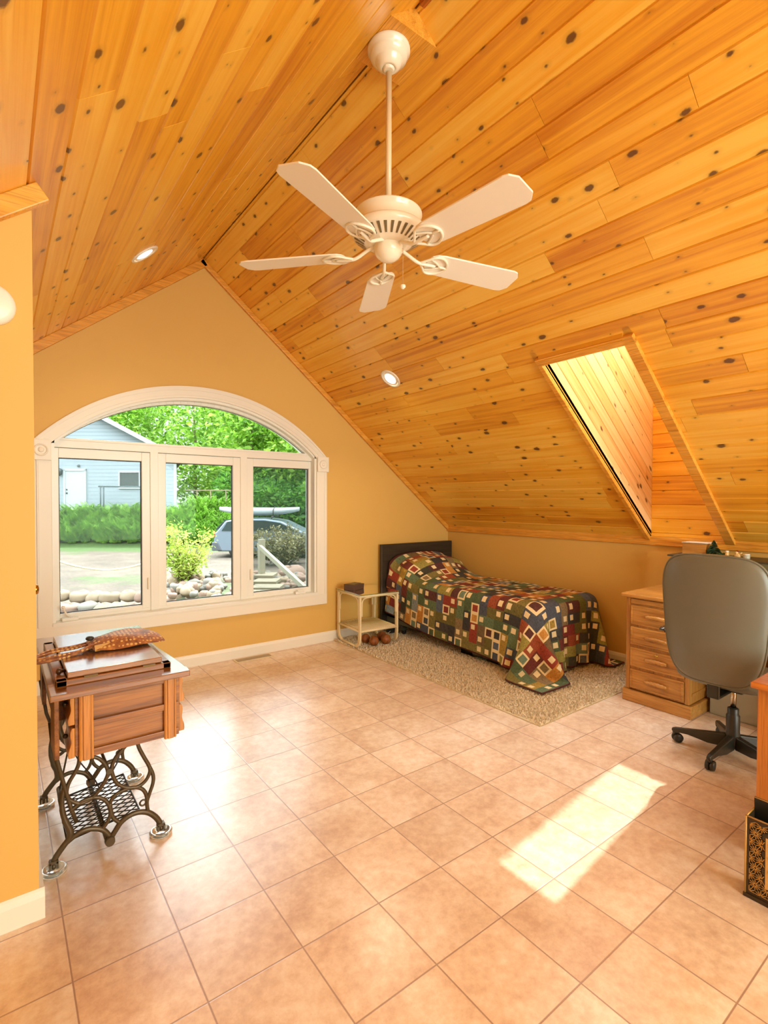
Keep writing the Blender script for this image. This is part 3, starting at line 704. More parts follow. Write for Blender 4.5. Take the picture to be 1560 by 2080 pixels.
# under-bed storage box with folded cloth, small black box
t_ = thing('storage_box', (3.62, 3.05, .02), 'low clear plastic storage box under the bed', 'storage box')
b = MB(); X0_, X1_, Y0_, Y1_ = 3.47, 3.80, 2.86, 3.40
for q0, q1 in (((X0_, Y0_, .024), (X1_, Y1_, .028)), ((X0_, Y0_, .024), (X0_+.004, Y1_, .095)), ((X1_-.004, Y0_, .024), (X1_, Y1_, .095)), ((X0_, Y0_, .024), (X1_, Y0_+.004, .095)), ((X0_, Y1_-.004, .024), (X1_, Y1_, .095))): b.box(q0, q1)
b.build('tub', M_CLEAR, t_); MB().box((X0_-.006, Y0_-.006, .095), (X1_+.006, Y1_+.006, .103)).build('lid', M_CLEAR, t_, bevel=.003)
tag(MB().box((3.48, 2.88, .03), (3.78, 3.14, .085)).build('folded_cloth', plain('maroon_cloth', (132, 34, 40), .9, .3, 30), bevel=.02, origin=(3.63, 3.0, .03)), 'folded maroon cloth in the storage box under the bed', 'cloth')
tag(MB().box((3.48, 3.16, .03), (3.78, 3.36, .08)).build('folded_cloth', plain('grey_green_cloth', (120, 128, 100), .9, .3, 30), bevel=.02, origin=(3.63, 3.3, .03)), 'folded grey green cloth in the storage box under the bed', 'cloth')
tag(MB().box((3.36, 4.34, .024), (3.46, 4.42, .09)).build('cable_box', M_DARK, bevel=.006, origin=(3.40, 4.38, .024)), 'small black box on the rug behind the rattan side table', 'box')
tag(MB().tube(smooth_path([(3.37, 4.35, .05), (3.30, 4.31, .03), (3.33, 4.2, .028), (3.4, 4.22, .028), (3.36, 4.12, .028)], 6), .003, 6).build('power_cord', plain('white_cord', (226, 214, 190), .5), origin=(3.34, 4.25, .03)), 'thin white cord lying on the rug by the bed leg', 'cord')

# ------------------------------------------------------------------ rattan side table
TC = Vector((3.005, 4.27, 0)); ta = math.radians(-4)
tb = thing('side_table', (TC.x, TC.y, .008), 'cream rattan side table with glass top and slatted shelf', 'side table')
M_RAT = plain('cream_rattan', (246, 226, 182), .42, .14, 30, .08)
def tp(u, v, z): return Vector((TC.x+u*math.cos(ta)-v*math.sin(ta), TC.y+u*math.sin(ta)+v*math.cos(ta), z))
hw, hd, zt_ = .215, .225, .535
# each end is one bent loop: leg down, curved foot, runner, up again; doubled canes
for sx in (-1, 1):
    for sy in (-1, 1):
        b = MB(); x0_, y0_ = sx*hw, sy*hd
        for off_ in (0, .022):
            b.tube(smooth_path([tp(x0_, y0_-sy*off_, zt_-.015), tp(x0_, y0_-sy*off_, .3), tp(x0_, y0_-sy*off_, .12), tp(x0_, y0_-sy*(.018+off_), .062), tp(x0_, y0_-sy*(.075+off_*.6), .028+off_*.1)], 5), .0115, 10)
        b.tube(smooth_path([tp(x0_-sx*.018, y0_, .33), tp(x0_-sx*.018, y0_, .45), tp(x0_-sx*.03, y0_, .49), tp(x0_-sx*.065, y0_, .508), tp(x0_-sx*.12, y0_, .511)], 5), .0065, 8)
        b.tube(smooth_path([tp(x0_, y0_-sy*.04, .33), tp(x0_, y0_-sy*.04, .45), tp(x0_, y0_-sy*.055, .49), tp(x0_, y0_-sy*.09, .508), tp(x0_, y0_-sy*.14, .511)], 5), .0065, 8)
        b.build('leg', M_RAT, tb)
    b = MB(); b.tube([tp(sx*hw, -hd+.09, .028), tp(sx*hw, hd-.09, .028)], .0115, 10); b.build('runner', M_RAT, tb)
b = MB()
for s_ in (-1, 1):
    b.tube([tp(-hw-.012, s_*hd, zt_-.012), tp(hw+.012, s_*hd, zt_-.012)], .013, 10); b.tube([tp(s_*hw, -hd-.012, zt_-.012), tp(s_*hw, hd+.012, zt_-.012)], .013, 10)
b.build('top_rim', M_RAT, tb)
b = MB()
for s_ in (-1, 1):
    b.tube([tp(-hw, s_*hd, .185), tp(hw, s_*hd, .185)], .011, 10); b.tube([tp(s_*hw, -hd, .185), tp(s_*hw, hd, .185)], .011, 10)
for i in range(17): x = -hw+.024+i*(2*hw-.048)/16; b.tube([tp(x, -hd, .192), tp(x, hd, .192)], .0058, 8)
b.build('shelf', M_RAT, tb)
b = MB(); b.prism([tp(-hw-.018, -hd-.018, zt_+.003), tp(hw+.018, -hd-.018, zt_+.003), tp(hw+.018, hd+.018, zt_+.003), tp(-hw-.018, hd+.018, zt_+.003)], (0, 0, .008)); b.build('glass_top', M_TGLASS, tb, bevel=.002)
b = MB(); rad = .002
b.tube([tp(-hw-.019, -hd-.019, zt_+.006), tp(hw+.019, -hd-.019, zt_+.006), tp(hw+.019, hd+.019, zt_+.006), tp(-hw-.019, hd+.019, zt_+.006)], rad, 6, True); b.build('glass_edge', plain('green_glass_edge', (40, 74, 50), .2), tb)
# small dark box on it
Mx = Matrix.Translation((2.90, 4.36, .5465)) @ Matrix.Rotation(math.radians(24), 4, 'Z')
b = MB().prism([Mx @ Vector(p_) for p_ in ((-.095, -.062, 0), (.095, -.062, 0), (.10, -.062, .052), (-.095, -.062, .06))], Mx.to_3x3() @ Vector((0, .125, 0)))
bo = tag(b.build('keepsake_box', plain('plum_brown_leather', (92, 66, 54), .5, .1, 10), bevel=.004, origin=(2.90, 4.36, .5465)), 'small dark brown box on the glass table top', 'box')
MB().box((-.07, -.04, .0575), (.07, .04, .0605)).xf(Mx).build('lid_panel', plain('olive_inlay', (120, 104, 66), .5), bo)
M_BALL = wood('turned_wood', (150, 84, 34), (104, 54, 20), (176, 106, 48), 2, 1.4, .5)
for (x, y, r_, wh) in ((2.955, 4.085, .048, 'nearest the front leg'), (3.085, 4.06, .05, 'closest to the bed'), (3.135, 4.20, .047, 'farthest back'), (2.945, 4.215, .046, 'half hidden by the front leg')):
    b = MB().ball((x, y, .018+r_), r_, 28, 18); tag(b.build('wooden_ball', M_BALL, origin=(x, y, .018)), 'brown wooden ball under the rattan table, the one '+wh, 'ball', 'wooden balls under the side table')

# ------------------------------------------------------------------ treadle sewing machine
M_OAK = wood('honey_oak', (156, 94, 30), (96, 50, 14), (184, 118, 44), 0, 1, .3, 15, .3)
M_OAKZ = wood('honey_oak_upright', (200, 128, 42), (150, 86, 22), (214, 146, 58), 2, 1, .3, 15, .3)
M_OAKT = wood('oak_top', (150, 96, 50), (104, 60, 28), (174, 120, 70), 0, 1, .14, 15, 1.0)
M_OAKD = wood('dark_oak', (140, 84, 34), (98, 54, 18), (166, 106, 48), 1, 1, .4, 15)  # slightly darker oak for the machine box and rack boards
M_IRON = plain('dark_bronze_iron', (92, 76, 52), .36, .2, 18, .05, Metallic=.45)
SX0, SX1, SY0, SY1, SZ = .134, .600, 2.068, 2.985, .775
sew = thing('treadle_sewing_machine', (.36, 2.56, 0), 'antique oak treadle sewing machine with bronze cast iron stand', 'sewing machine')
top_poly = [(SX0, SY0), (SX1, SY0), (SX1+.006, SY0+.06)]+[(SX1-.012+.012*math.cos(2*PI*(y_-2.13)/.86*1.0), y_) for y_ in [2.13+.06*i for i in range(13)]]+[(SX1, SY1), (SX0, SY1)]
MB().prism([(x, y, SZ-.022) for x, y in top_poly], (0, 0, .022)).build('tabletop', M_OAKT, sew, bevel=.006)
# folded leaf lying on the top, with its frame
b = MB(); a0, a1, c0, c1 = .158, .548, 2.15, 2.78
b.box((a0, c0, SZ), (a1, c0+.035, SZ+.022)); b.box((a0, c1-.035, SZ), (a1, c1, SZ+.022)); b.box((a0, c0, SZ), (a0+.035, c1, SZ+.022)); b.box((a1-.03, c0, SZ), (a1, c1, SZ+.022))
lf = b.build('leaf_frame', M_OAK, sew, bevel=.003)
MB().box((a0+.036, c0+.012, SZ+.024), (a1-.03, c1-.01, SZ+.045)).build('folding_leaf', M_OAKT, sew, bevel=.003)
M_HI = plain('brass_hinge', (120, 92, 48), .35, Metallic=.8)
for xh in (.245, .445): MB().box((xh, c0-.001, SZ+.019), (xh+.045, c0+.012, SZ+.026)).build('hinge', M_HI, lf)
b = MB().lathe([(.006, 0), (.006, .012), (.012, .016), (.011, .026), (.001, .03)], (a0+.036, c0+.09, SZ+.034), 16, (-1, 0, 0)); b.build('leaf_knob', plain('dark_wood_knob', (70, 40, 22), .3), lf)
def drawer_case(yn, yf, outer):
    """a drawer case hanging at one end; outer = y of the panelled end"""
    x0, x1, z0, z1 = .212, .578, .515, SZ-.022; sg = -1 if outer == yn else 1
    cs = MB().box((x0, min(yn, yf)+.006, z0+.01), (x1-.004, max(yn, yf)-.006, z1)).build('drawer_case', M_OAK, sew, bevel=.002)
    b = MB(); yo = outer
    for zz, hh in ((z1-.024, .024), ((z0+z1)/2-.012, .024), (z0, .026)): b.box((x0+.01, yo, zz), (x1-.01, yo+sg*.008, zz+hh))
    b.build('panel_rails', M_OAK, cs, bevel=.002)
    for xp in (x0+.012, x1-.066):
        b = MB(); b.box((xp, yo-sg*.0, z0-.006), (xp+.045, yo+sg*.012, z1)); b.box((xp+.012, yo, z0-.006), (xp+.033, yo+sg*.017, z1)); b.box((xp+.003, yo, z0-.006), (xp+.008, yo+sg*.015, z1)); b.box((xp+.037, yo, z0-.006), (xp+.042, yo+sg*.015, z1))
        b.build('pilaster', M_OAKZ, cs, bevel=.0015)
    n_ = 10
    for side in (-1, 1):
        xb = x0 if side < 0 else x1-.006
        for zc in (z0+.004, (z0+z1)/2+.004):
            hh = (z1-z0)/2-.012; prof = [(0, 0)]+[(.010+.010*(i/n_)+.003*math.sin(PI*i/n_*3), hh*(1-i/n_)) for i in range(n_, -1, -1)]+[(0, hh)]
            q = [Vector((xb+side*p_[0], min(yn, yf)+.008, zc+p_[1])) for p_ in prof]
            dw = MB().prism(q, (0, abs(yf-yn)-.016, 0)).build('drawer_front', M_OAKZ, cs, bevel=.002)
            MB().ball((xb+side*.022, (yn+yf)/2, zc+hh/2), .009, 14, 8).build('pull', M_IRON, dw)
    return cs
drawer_case(2.118, 2.30, 2.118); drawer_case(2.93, 2.75, 2.93)
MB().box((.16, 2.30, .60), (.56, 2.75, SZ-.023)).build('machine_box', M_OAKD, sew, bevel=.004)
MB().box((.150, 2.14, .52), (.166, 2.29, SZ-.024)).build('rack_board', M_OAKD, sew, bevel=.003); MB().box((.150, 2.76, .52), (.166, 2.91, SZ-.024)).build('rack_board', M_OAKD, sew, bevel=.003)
CUR = dict(
 leftmember=[(.198, .33), (.188, .281), (.188, .236), (.198, .187), (.212, .149), (.212, .118), (.19, .09), (.168, .062), (.158, .04)],
 leftloop=[(.25, .52), (.248, .421), (.238, .381), (.212, .337), (.203, .306), (.204, .287), (.213, .267), (.237, .245), (.263, .239), (.296, .251), (.323, .28), (.341, .309), (.348, .338), (.334, .376), (.311, .404), (.277, .422), (.25, .45)],
 rightloop=[(.44, .45), (.411, .42), (.378, .388), (.362, .35), (.366, .313), (.382, .276), (.414, .248), (.454, .236), (.487, .249), (.506, .28), (.505, .309), (.48, .365), (.46, .422), (.452, .52)],
 rightouter=[(.505, .309), (.52, .267), (.519, .231), (.505, .19), (.495, .157), (.499, .115)],
 rightarch=[(.354, .203), (.371, .229), (.407, .24), (.443, .239), (.476, .221), (.492, .191), (.495, .157)],
 midarch=[(.214, .223), (.23, .23), (.256, .246), (.296, .247), (.326, .232), (.348, .203), (.356, .163), (.346, .131), (.325, .106)],
 midright=[(.354, .203), (.358, .167), (.365, .14), (.381, .118), (.395, .105)],
 botleft=[(.20, .10), (.236, .12), (.269, .126), (.302, .117), (.332, .098), (.353, .064)],
 botright=[(.354, .054), (.374, .082), (.395, .109), (.427, .125), (.464, .126), (.501, .11), (.531, .078), (.548, .045), (.550, .04)])
TH = dict(leftmember=[.009, .009, .010, .012, .013, .012, .012, .012, .011], botright=.0115, botleft=.0105)
for yy in (2.335, 2.875):
    b = MB()
    for nm, pts in CUR.items():
        w_ = TH.get(nm, .0078); sp_ = smooth_path([(x, yy, z) for x, z in pts], 4)
        if isinstance(w_, list): w_ = [w_[min(int(i/4), len(w_)-1)] for i in range(len(sp_))]
        b.tube(sp_, w_, 8, flat=((0, 1, 0), .8))
    b.lathe([(.012, -.008), (.012, .008)], (.352, yy, .338), 14, (0, 1, 0)); b.lathe([(.018, -.02), (.02, 0), (.012, .02)], (.352, yy, .052), 12, (0, 1, 0))
    b.tube([(.479+.012*math.cos(a*PI/6), yy, .161+.012*math.sin(a*PI/6)) for a in range(12)], .004, 6, True)
    b.box((.20, yy-.012, .50), (.57, yy+.012, .516)); fr_ = b.build('iron_stand', M_IRON, sew)
    for xf_ in (.158, .550):
        b = MB(); b.box((xf_-.016, yy-.012, .018), (xf_-.009, yy+.012, .045)); b.box((xf_+.009, yy-.012, .018), (xf_+.016, yy+.012, .045)); b.box((xf_-.014, yy-.012, .038), (xf_+.014, yy+.012, .05))
        b.lathe([(.011, -.006), (.013, 0), (.011, .006)], (xf_, yy, .026), 16, (1, 0, 0)); b.build('caster', M_IRON, fr_)
b = MB(); b.tube([(.352, 2.335, .338), (.352, 2.875, .338)], .006, 8)
b.tube([(.34, 2.335, .062), (.34, 2.875, .062)], .008, 8); b.build('cross_rod', M_IRON, sew)
b = MB(); b.tube([(.150, 2.31, .60), (.156, 2.31, .523), (.172, 2.32, .439), (.198, 2.33, .315), (.221, 2.335, .217), (.236, 2.335, .17)], .0075, 8, flat=((0, 1, 0), .6)); b.build('brace', M_IRON, sew); MB().tube([(.15, 2.88, .60), (.172, 2.88, .439), (.205, 2.87, .33)], .0075, 8).build('brace', M_IRON, sew)
# treadle plate: rim and diamond lattice
b = MB(); t0, t1, u0_, u1_, tz = .205, .470, 2.365, 2.72, .105
def tz_(x, y): return tz+(x-.34)*.12
rim = [(t0, u0_), (t1, u0_), (t1, u1_), (t0, u1_)]
b.tube([(x, y, tz_(x, y)) for x, y in rim], .0045, 6, True); b.tube([((t0+t1)/2, u0_, tz_(.3375, 0)), ((t0+t1)/2, u1_, tz_(.3375, 0))], .0035, 6)
def clipseg(x0, y0, dx_, dy_):
    ts = []
    lo, hi = 0, 9
    for p0, dp, a_, c_ in ((x0, dx_, t0, t1), (y0, dy_, u0_, u1_)):
        ta_, tb_ = sorted(((a_-p0)/dp, (c_-p0)/dp)); lo, hi = max(lo, ta_), min(hi, tb_)
    return (lo, hi) if hi-lo > .01 else None
for i in range(-16, 34):
    for sgn in (1, -1):
        x_st, y_st = (t0, u0_-.5+i*.034) if sgn > 0 else (t0, u0_+i*.034)
        r_ = clipseg(x_st, y_st, 1.0, sgn*.62)
        if r_: b.tube([(x_st+t, y_st+sgn*.62*t, tz_(x_st+t, 0)) for t in r_], .0026, 5)
b.build('treadle', plain('black_iron', (54, 46, 36), .4, .2, 20, Metallic=.4), sew)
b = MB(); b.tube([(.215, 2.78, .11), (.215, 2.69, .10)], .014, 10); b.tube([(.215, 2.78, .11), (.25, 2.76, .30), (.31, 2.74, .42)], .004, 6); b.build('pitman_rod', M_IRON, sew)
b = MB(); wc = (.365, 2.80, .40); R_ = .15
b.tube([(wc[0]+R_*math.cos(a*PI/24), wc[1], wc[2]+R_*math.sin(a*PI/24)) for a in range(48)], .014, 8, True)
for a in range(5): b.tube([wc, (wc[0]+R_*math.cos(a*2*PI/5), wc[1], wc[2]+R_*math.sin(a*2*PI/5))], .007, 6)
b.lathe([(.022, -.02), (.022, .02)], wc, 16, (0, 1, 0)); b.build('flywheel', M_IRON, sew)
b = MB(); b.tube(smooth_path([(.40, 2.78, .56), (.43, 2.70, .40), (.44, 2.64, .25), (.38, 2.62, .16)]), .0035, 6); b.tube(smooth_path([(.22, 2.5, .56), (.25, 2.55, .36), (.33, 2.6, .20), (.36, 2.66, .115)]), .003, 6); b.build('drive_belt', M_DARK, sew)
# glass coasters
M_CUP = glass_mat('thick_glass', (.86, .93, .90, 1))
M_CUP2, k = newmat('cast_glass', .12, IOR=1.45, Transmission_Weight=.8); k.b.inputs['Base Color'].default_value = (.86, .94, .92, 1)
for (x, y, wh) in ((.158, 2.335, 'front left, by the wall corner'), (.550, 2.335, 'front right, out on the tiles'), (.158, 2.875, 'rear left, next to the wall'), (.550, 2.875, 'rear right, nearest the window')):
    b = MB().lathe([(.001, .005), (.03, .005), (.034, .018), (.041, .019), (.047, .012), (.044, .0), (.001, .0)], (x, y, 0), 32, cap=False)
    tag(b.build('glass_coaster', M_CUP2, origin=(x, y, 0)), 'clear glass coaster under the sewing machine caster, '+wh, 'coaster', 'glass coasters under the sewing machine')
# purse on the machine
bag = thing('handbag', (.33, 2.46, SZ+.046), 'brown patterned fabric handbag lying on the sewing machine lid', 'handbag')
M_BAG, k = newmat('brown_print_fabric', .55, Sheen_Weight=.3)
oc = k.n('TexCoord').outputs['Object']; v_ = k.n('TexVoronoi', dict(feature='F1'), Vector=oc, Scale=62.0, Randomness=.25).outputs['Distance']; nz = k.noise(oc, 30, 3)
cl_ = k.ramp(nz, [(.35, (118, 62, 26)), (.55, (158, 92, 44)), (.7, (196, 128, 62))]); k.base(k.mix(k.math('LESS_THAN', v_, .34), cl_, lin((218, 172, 98)))); k.bump(nz, .4, .004)
Mb = Matrix.Translation((.30, 2.44, SZ+.048)) @ Matrix.Rotation(math.radians(14), 4, 'Z')
nsx, nsy = 18, 12; b = MB(); vs = []; fs = []
for half in (1, -1):
    for i in range(nsx+1):
        for j in range(nsy+1):
            u, v = i/nsx, j/nsy*2-1
            x = -.01+u*.275; wdt = .062+.062*math.sin(PI*min(u, .75)/1.5*1.0); y = v*wdt
            th_ = (1-abs(v)**3)*(.018+.026*math.sin(PI*min(1, u*1.0))**.6)*(1 if half > 0 else .0)
            vs.append(Mb @ Vector((x, y, .006+th_+.003*math.sin(9*u+4*v))))
    o_ = (0 if half > 0 else (nsx+1)*(nsy+1))
    for i in range(nsx):
        for j in range(nsy):
            q = (o_+i*(nsy+1)+j, o_+i*(nsy+1)+j+1, o_+(i+1)*(nsy+1)+j+1, o_+(i+1)*(nsy+1)+j); fs.append(q if half < 0 else q[::-1])
b.add(vs, fs, True); b.build('pouch', M_BAG, bag, subsurf=1)
b = MB(); b.prism([Mb @ Vector(p_) for p_ in ((-.005, -.062, .004), (.055, -.064, .004), (.055, -.062, .03), (-.005, -.058, .028))], Mb.to_3x3() @ Vector((0, -.003, 0))); b.build('gold_patch', plain('gold_brocade', (206, 150, 52), .5, .2, 60), bag)
b = MB(); b.ball(Mb @ Vector((.0, .0, .046)), .016, 16, 10, (1, 1, .6)); b.build('button', M_DARK, bag)
b = MB()
for s_ in (-1, 1, .3):
    b.tube([Mb @ Vector(p_) for p_ in smooth_path([(.01, .03*s_, .022), (-.05, .045*s_, .014), (-.12, .05*s_+.01, .012), (-.18, .03*s_+.004, .008), (-.20, .0, .006)], 5)], .0085, 8, flat=((0, 0, 1), .6))
b.build('strap', M_BAG, bag)
b = MB(); b.tube([Mb @ Vector(p_) for p_ in smooth_path([(-.20, -.02, -.004), (-.16, -.035, -.002), (-.10, -.04, .003), (-.04, -.035, .012), (.0, -.03, .022)], 5)], .013, 8, flat=((0, 0, 1), .6)); b.build('twisted_handle', M_BAG, bag)

# ------------------------------------------------------------------ desk with drawer pedestals
M_DK = wood('desk_oak', (196, 136, 62), (156, 98, 36), (214, 156, 80), 1, 1, .35, 16, .2)
M_DKZ = wood('desk_oak_upright', (190, 130, 58), (150, 94, 34), (208, 150, 76), 2, 1, .35, 16, .2)
desk = thing('desk', (4.0, 1.15, 0), 'oak pedestal desk with drawers standing along the right wall', 'desk')
MB().box((3.635, .40, .757), (4.385, 1.945, .785)).build('desktop', M_DK, desk, bevel=.008)
def pedestal(y0, y1, detail=True):
    pd = MB().box((3.672, y0, .09), (4.37, y1, .757)).build('pedestal', M_DKZ, desk, bevel=.002)
    MB().box((3.650, y0-.02, .0), (4.37, y1+.02, .085)).build('plinth', M_DK, pd, bevel=.006)
    for ys in (y0, y1-.028): MB().box((3.664, ys, .09), (3.674, ys+.028, .757)).build('stile', M_DKZ, pd, bevel=.002)
    b = MB(); b.box((3.70, y0-.006, .14), (4.33, y0+.002, .16)); b.box((3.70, y0-.006, .42), (4.33, y0+.002, .45)); b.box((3.70, y0-.006, .70), (4.33, y0+.002, .72)); b.build('side_rails', M_DKZ, pd)
    MB().box((3.660, y0+.032, .712), (3.673, y1-.032, .748)).build('writing_slide', M_DK, pd, bevel=.003)
    for di, (za, zb) in enumerate(((.562, .702), (.414, .546), (.258, .396), (.102, .238))):
        dw = MB().box((3.660, y0+.032, za), (3.676, y1-.032, zb)).build('drawer', M_DK, pd, bevel=.003)
        b = MB(); f_ = .014
        b.box((3.655, y0+.034, za+.002), (3.661, y1-.034, za+f_)); b.box((3.655, y0+.034, zb-f_), (3.661, y1-.034, zb-.002)); b.box((3.655, y0+.034, za+f_), (3.661, y0+.034+f_, zb-f_)); b.box((3.655, y1-.034-f_, za+f_), (3.661, y1-.034, zb-f_))
        b.build('moulding', M_DK, dw, bevel=.002)
        yc, zc = (y0+y1)/2, (za+zb)/2+.002
        b = MB(); pts = [(3.652-.012*math.sin(PI*t/12), yc-.075+.15*t/12, zc-.003*math.cos(2*PI*t/12)) for t in range(13)]
        b.tube(pts, [.009]+[.014+.0018*math.cos(t*PI) for t in range(1, 12)]+[.009], 10); b.build('handle', M_DK, dw)
        if di == 2: MB().lathe([(.011, 0), (.011, .004), (.009, .006), (.003, .006), (.001, .003)], (3.661, yc, zb-.026), 20, (-1, 0, 0)).build('lock', plain('brass_lock', (214, 178, 84), .25, Metallic=.9), dw)
pedestal(1.483, 1.915); pedestal(.44, .88)
hut = tag(MB().box((4.10, .95, .787), (4.385, 1.80, 1.035)).build('desk_shelf', plain('grey_green_laminate', (112, 112, 84), .5), bevel=.005, origin=(4.24, 1.38, .787)), 'grey green shelf unit on the desk behind the chair', 'shelf unit')
MB().box((4.085, .94, 1.035), (4.40, 1.825, 1.048)).build('shelf_top', plain('dark_laminate', (70, 66, 50), .4), hut, bevel=.003)
bx_ = thing('wooden_box', (4.27, 1.665, 1.048), 'plain wooden box with papers on top, on the shelf behind the chair', 'box')
MB().box((4.20, 1.60, 1.0485), (4.37, 1.765, 1.135)).build('box_body', M_DK, bx_, bevel=.002)
b = MB(); b.box((4.21, 1.59, 1.1355), (4.37, 1.775, 1.1385)); b.box((4.19, 1.60, 1.139), (4.34, 1.765, 1.1415)); tag(b.build('paper_stack', plain('white_paper', (240, 226, 208), .7), origin=(4.27, 1.68, 1.1355)), 'loose white papers on the wooden box', 'papers')
tr_ = thing('tabletop_christmas_tree', (4.22, 1.555, 1.048), 'tiny green artificial tree beside the wooden box', 'artificial tree')
M_NEED = plain('dark_green_needles', (44, 72, 34), .8, .3, 60); rg2 = random.Random(4); b = MB()
for i in range(420):
    h_ = rg2.random(); r_ = (1-h_)*.042+.004; a = rg2.random()*2*PI; c_ = Vector((4.22+math.cos(a)*r_*.3, 1.555+math.sin(a)*r_*.3, 1.06+h_*.105)); d_ = Vector((math.cos(a)*r_, math.sin(a)*r_, -.006)); t_v = Vector((-math.sin(a), math.cos(a), 0))*.003
    b.add([c_-t_v, c_+t_v, c_+d_+t_v*.4, c_+d_-t_v*.4+Vector((0, 0, .004))], [(0, 1, 2, 3)])
b.lathe([(.026, 0), (.014, .05), (.003, .11)], (4.22, 1.555, 1.056), 10); b.build('branches', M_NEED, tr_)
MB().lathe([(.016, 0), (.018, .012), (.001, .012)], (4.22, 1.555, 1.0485), 12).build('stand', M_DARK, tr_)
b = MB()
for i in range(120):
    a = rg2.random()*2*PI; r_ = rg2.random()**.5*.035; c_ = Vector((4.20+math.cos(a)*r_, 1.50+math.sin(a)*r_, 1.055+rg2.random()*.02)); b.ball(c_, .006, 6, 4)
tag(b.build('green_garland', M_NEED, origin=(4.20, 1.50, 1.048)), 'small dark green garland at the foot of the tiny tree', 'garland')
def smalljar(name, x, y, r_, h_, c_, label):
    t_ = thing(name, (x, y, 1.048), label, 'jar'); MB().lathe([(r_*.9, 0), (r_, .004), (r_, h_*.72), (r_*.8, h_*.8)], (x, y, 1.0485), 20).build('body', plain(name+'_body', c_, .3), t_)
    MB().lathe([(r_*.92, h_*.8), (r_*.95, h_*.84), (r_*.95, h_), (.001, h_)], (x, y, 1.0485), 20).build('lid', M_WHITE, t_)
smalljar('candle_jar', 4.18, 1.455, .0125, .05, (226, 190, 120), 'little cream jar between the tiny tree and the hen figurine')
smalljar('glass_jar', 4.18, 1.335, .022, .036, (190, 190, 170), 'small glass jar with white lid right of the hen figurine')
hen = thing('hen_figurine', (4.18, 1.385, 1.048), 'cream hen figurine with red comb on the shelf', 'figurine')
b = MB(); b.ball((4.18, 1.388, 1.067), .02, 16, 10, (.8, 1.1, .95)); b.ball((4.178, 1.395, 1.088), .011, 12, 8); b.lathe([(.012, 0), (.006, .02)], (4.18, 1.393, 1.07), 12); b.tube([(4.18, 1.375, 1.075), (4.18, 1.362, 1.092)], [.009, .003], 8); b.build('body', plain('cream_ceramic', (232, 196, 130), .3), hen)
b = MB(); b.ball((4.178, 1.39, 1.101), .006, 8, 6, (.6, 1.6, 1)); b.build('comb', plain('red_glaze', (140, 30, 24), .3), hen)
# plastic bin in the knee hole
M_MILK = screen('milky_plastic', (206, 196, 168), .5)
bin_ = thing('plastic_bin', (4.05, 1.25, 0), 'clear plastic storage bin in the knee hole of the desk', 'storage box')
b = MB(); p0, p1 = (3.885, 1.02), (4.30, 1.44)
b.box((p0[0], p0[1], .002), (p1[0], p1[1], .008)); b.box((p0[0], p0[1], .002), (p0[0]+.004, p1[1], .27)); b.box((p1[0]-.004, p0[1], .002), (p1[0], p1[1], .27)); b.box((p0[0], p0[1], .002), (p1[0], p0[1]+.004, .27)); b.box((p0[0], p1[1]-.004, .002), (p1[0], p1[1], .27))
b.build('tub', M_MILK, bin_); MB().box((p0[0]-.012, p0[1]-.012, .27), (p1[0]+.012, p1[1]+.012, .288)).build('lid', plain('milky_lid', (186, 176, 150), .35), bin_, bevel=.005)
tag(MB().box((3.893, 1.14, .06), (3.90, 1.24, .20)).build('paper_label', plain('pale_paper', (196, 176, 160), .6), origin=(3.895, 1.2, .1)), 'pale printed paper standing inside the clear bin', 'paper')
tag(MB().box((3.93, 1.06, .012), (4.26, 1.40, .16)).build('stored_cloth', plain('brown_cloth', (124, 92, 60), .9, .3, 20), bevel=.03, origin=(4.1, 1.25, .012)), 'brown folded fabric stored in the clear bin', 'cloth')

# ------------------------------------------------------------------ office chair
HX, HY = 3.33, 1.115
chair = thing('office_chair', (HX, HY, 0), 'grey black office chair with padded back seen from behind', 'office chair')
M_LEA = plain('worn_black_vinyl', (116, 114, 100), .36, .12, 6, .05)
M_BASE = plain('black_nylon', (44, 42, 34), .4, .15, 14)
for i in range(5):
    a = math.radians(34+72*i); e = Vector((math.cos(a), math.sin(a), 0)); tt = Vector((-math.sin(a), math.cos(a), 0)); c_ = Vector((HX, HY, 0))
    b = MB(); pr_ = [(.03, .024, .125, .05), (.12, .021, .112, .048), (.22, .018, .098, .066), (.285, .016, .09, .064), (.305, .012, .082, .066)]
    vs = []; fs = []
    for r_, w_, zt2, zb2 in pr_: p_ = c_+e*r_; vs += [p_+tt*w_+Vector((0, 0, zb2)), p_+tt*w_*.7+Vector((0, 0, zt2)), p_-tt*w_*.7+Vector((0, 0, zt2)), p_-tt*w_+Vector((0, 0, zb2))]
    n_ = len(pr_)
    for q in range(n_-1):
        for w_ in range(4): fs.append((q*4+w_, q*4+(w_+1) % 4, (q+1)*4+(w_+1) % 4, (q+1)*4+w_))
    fs += [(3, 2, 1, 0), (n_*4-4, n_*4-3, n_*4-2, n_*4-1)]; b.add(vs, fs); lg = b.build('base_leg', M_BASE, chair, bevel=.006)
    b = MB(); cc = c_+e*.288; sw = math.radians(40*i+15); ax_ = Vector((math.cos(sw), math.sin(sw), 0)); b.lathe([(.012, .05), (.014, .064), (.012, .07)], cc, 12)
    cw_ = cc+ax_.cross(Vector((0, 0, 1)))*.016+Vector((0, 0, .0275))
    b.lathe([(.012, -.024), (.025, -.021), (.0275, -.012), (.0275, -.005), (.018, -.004)], cw_, 20, ax_); b.lathe([(.018, .004), (.0275, .005), (.0275, .012), (.025, .021), (.012, .024)], cw_, 20, ax_)
    b.lathe([(.018, -.01), (.018, .01)], cw_, 12, ax_); b.build('caster', M_BASE, lg)
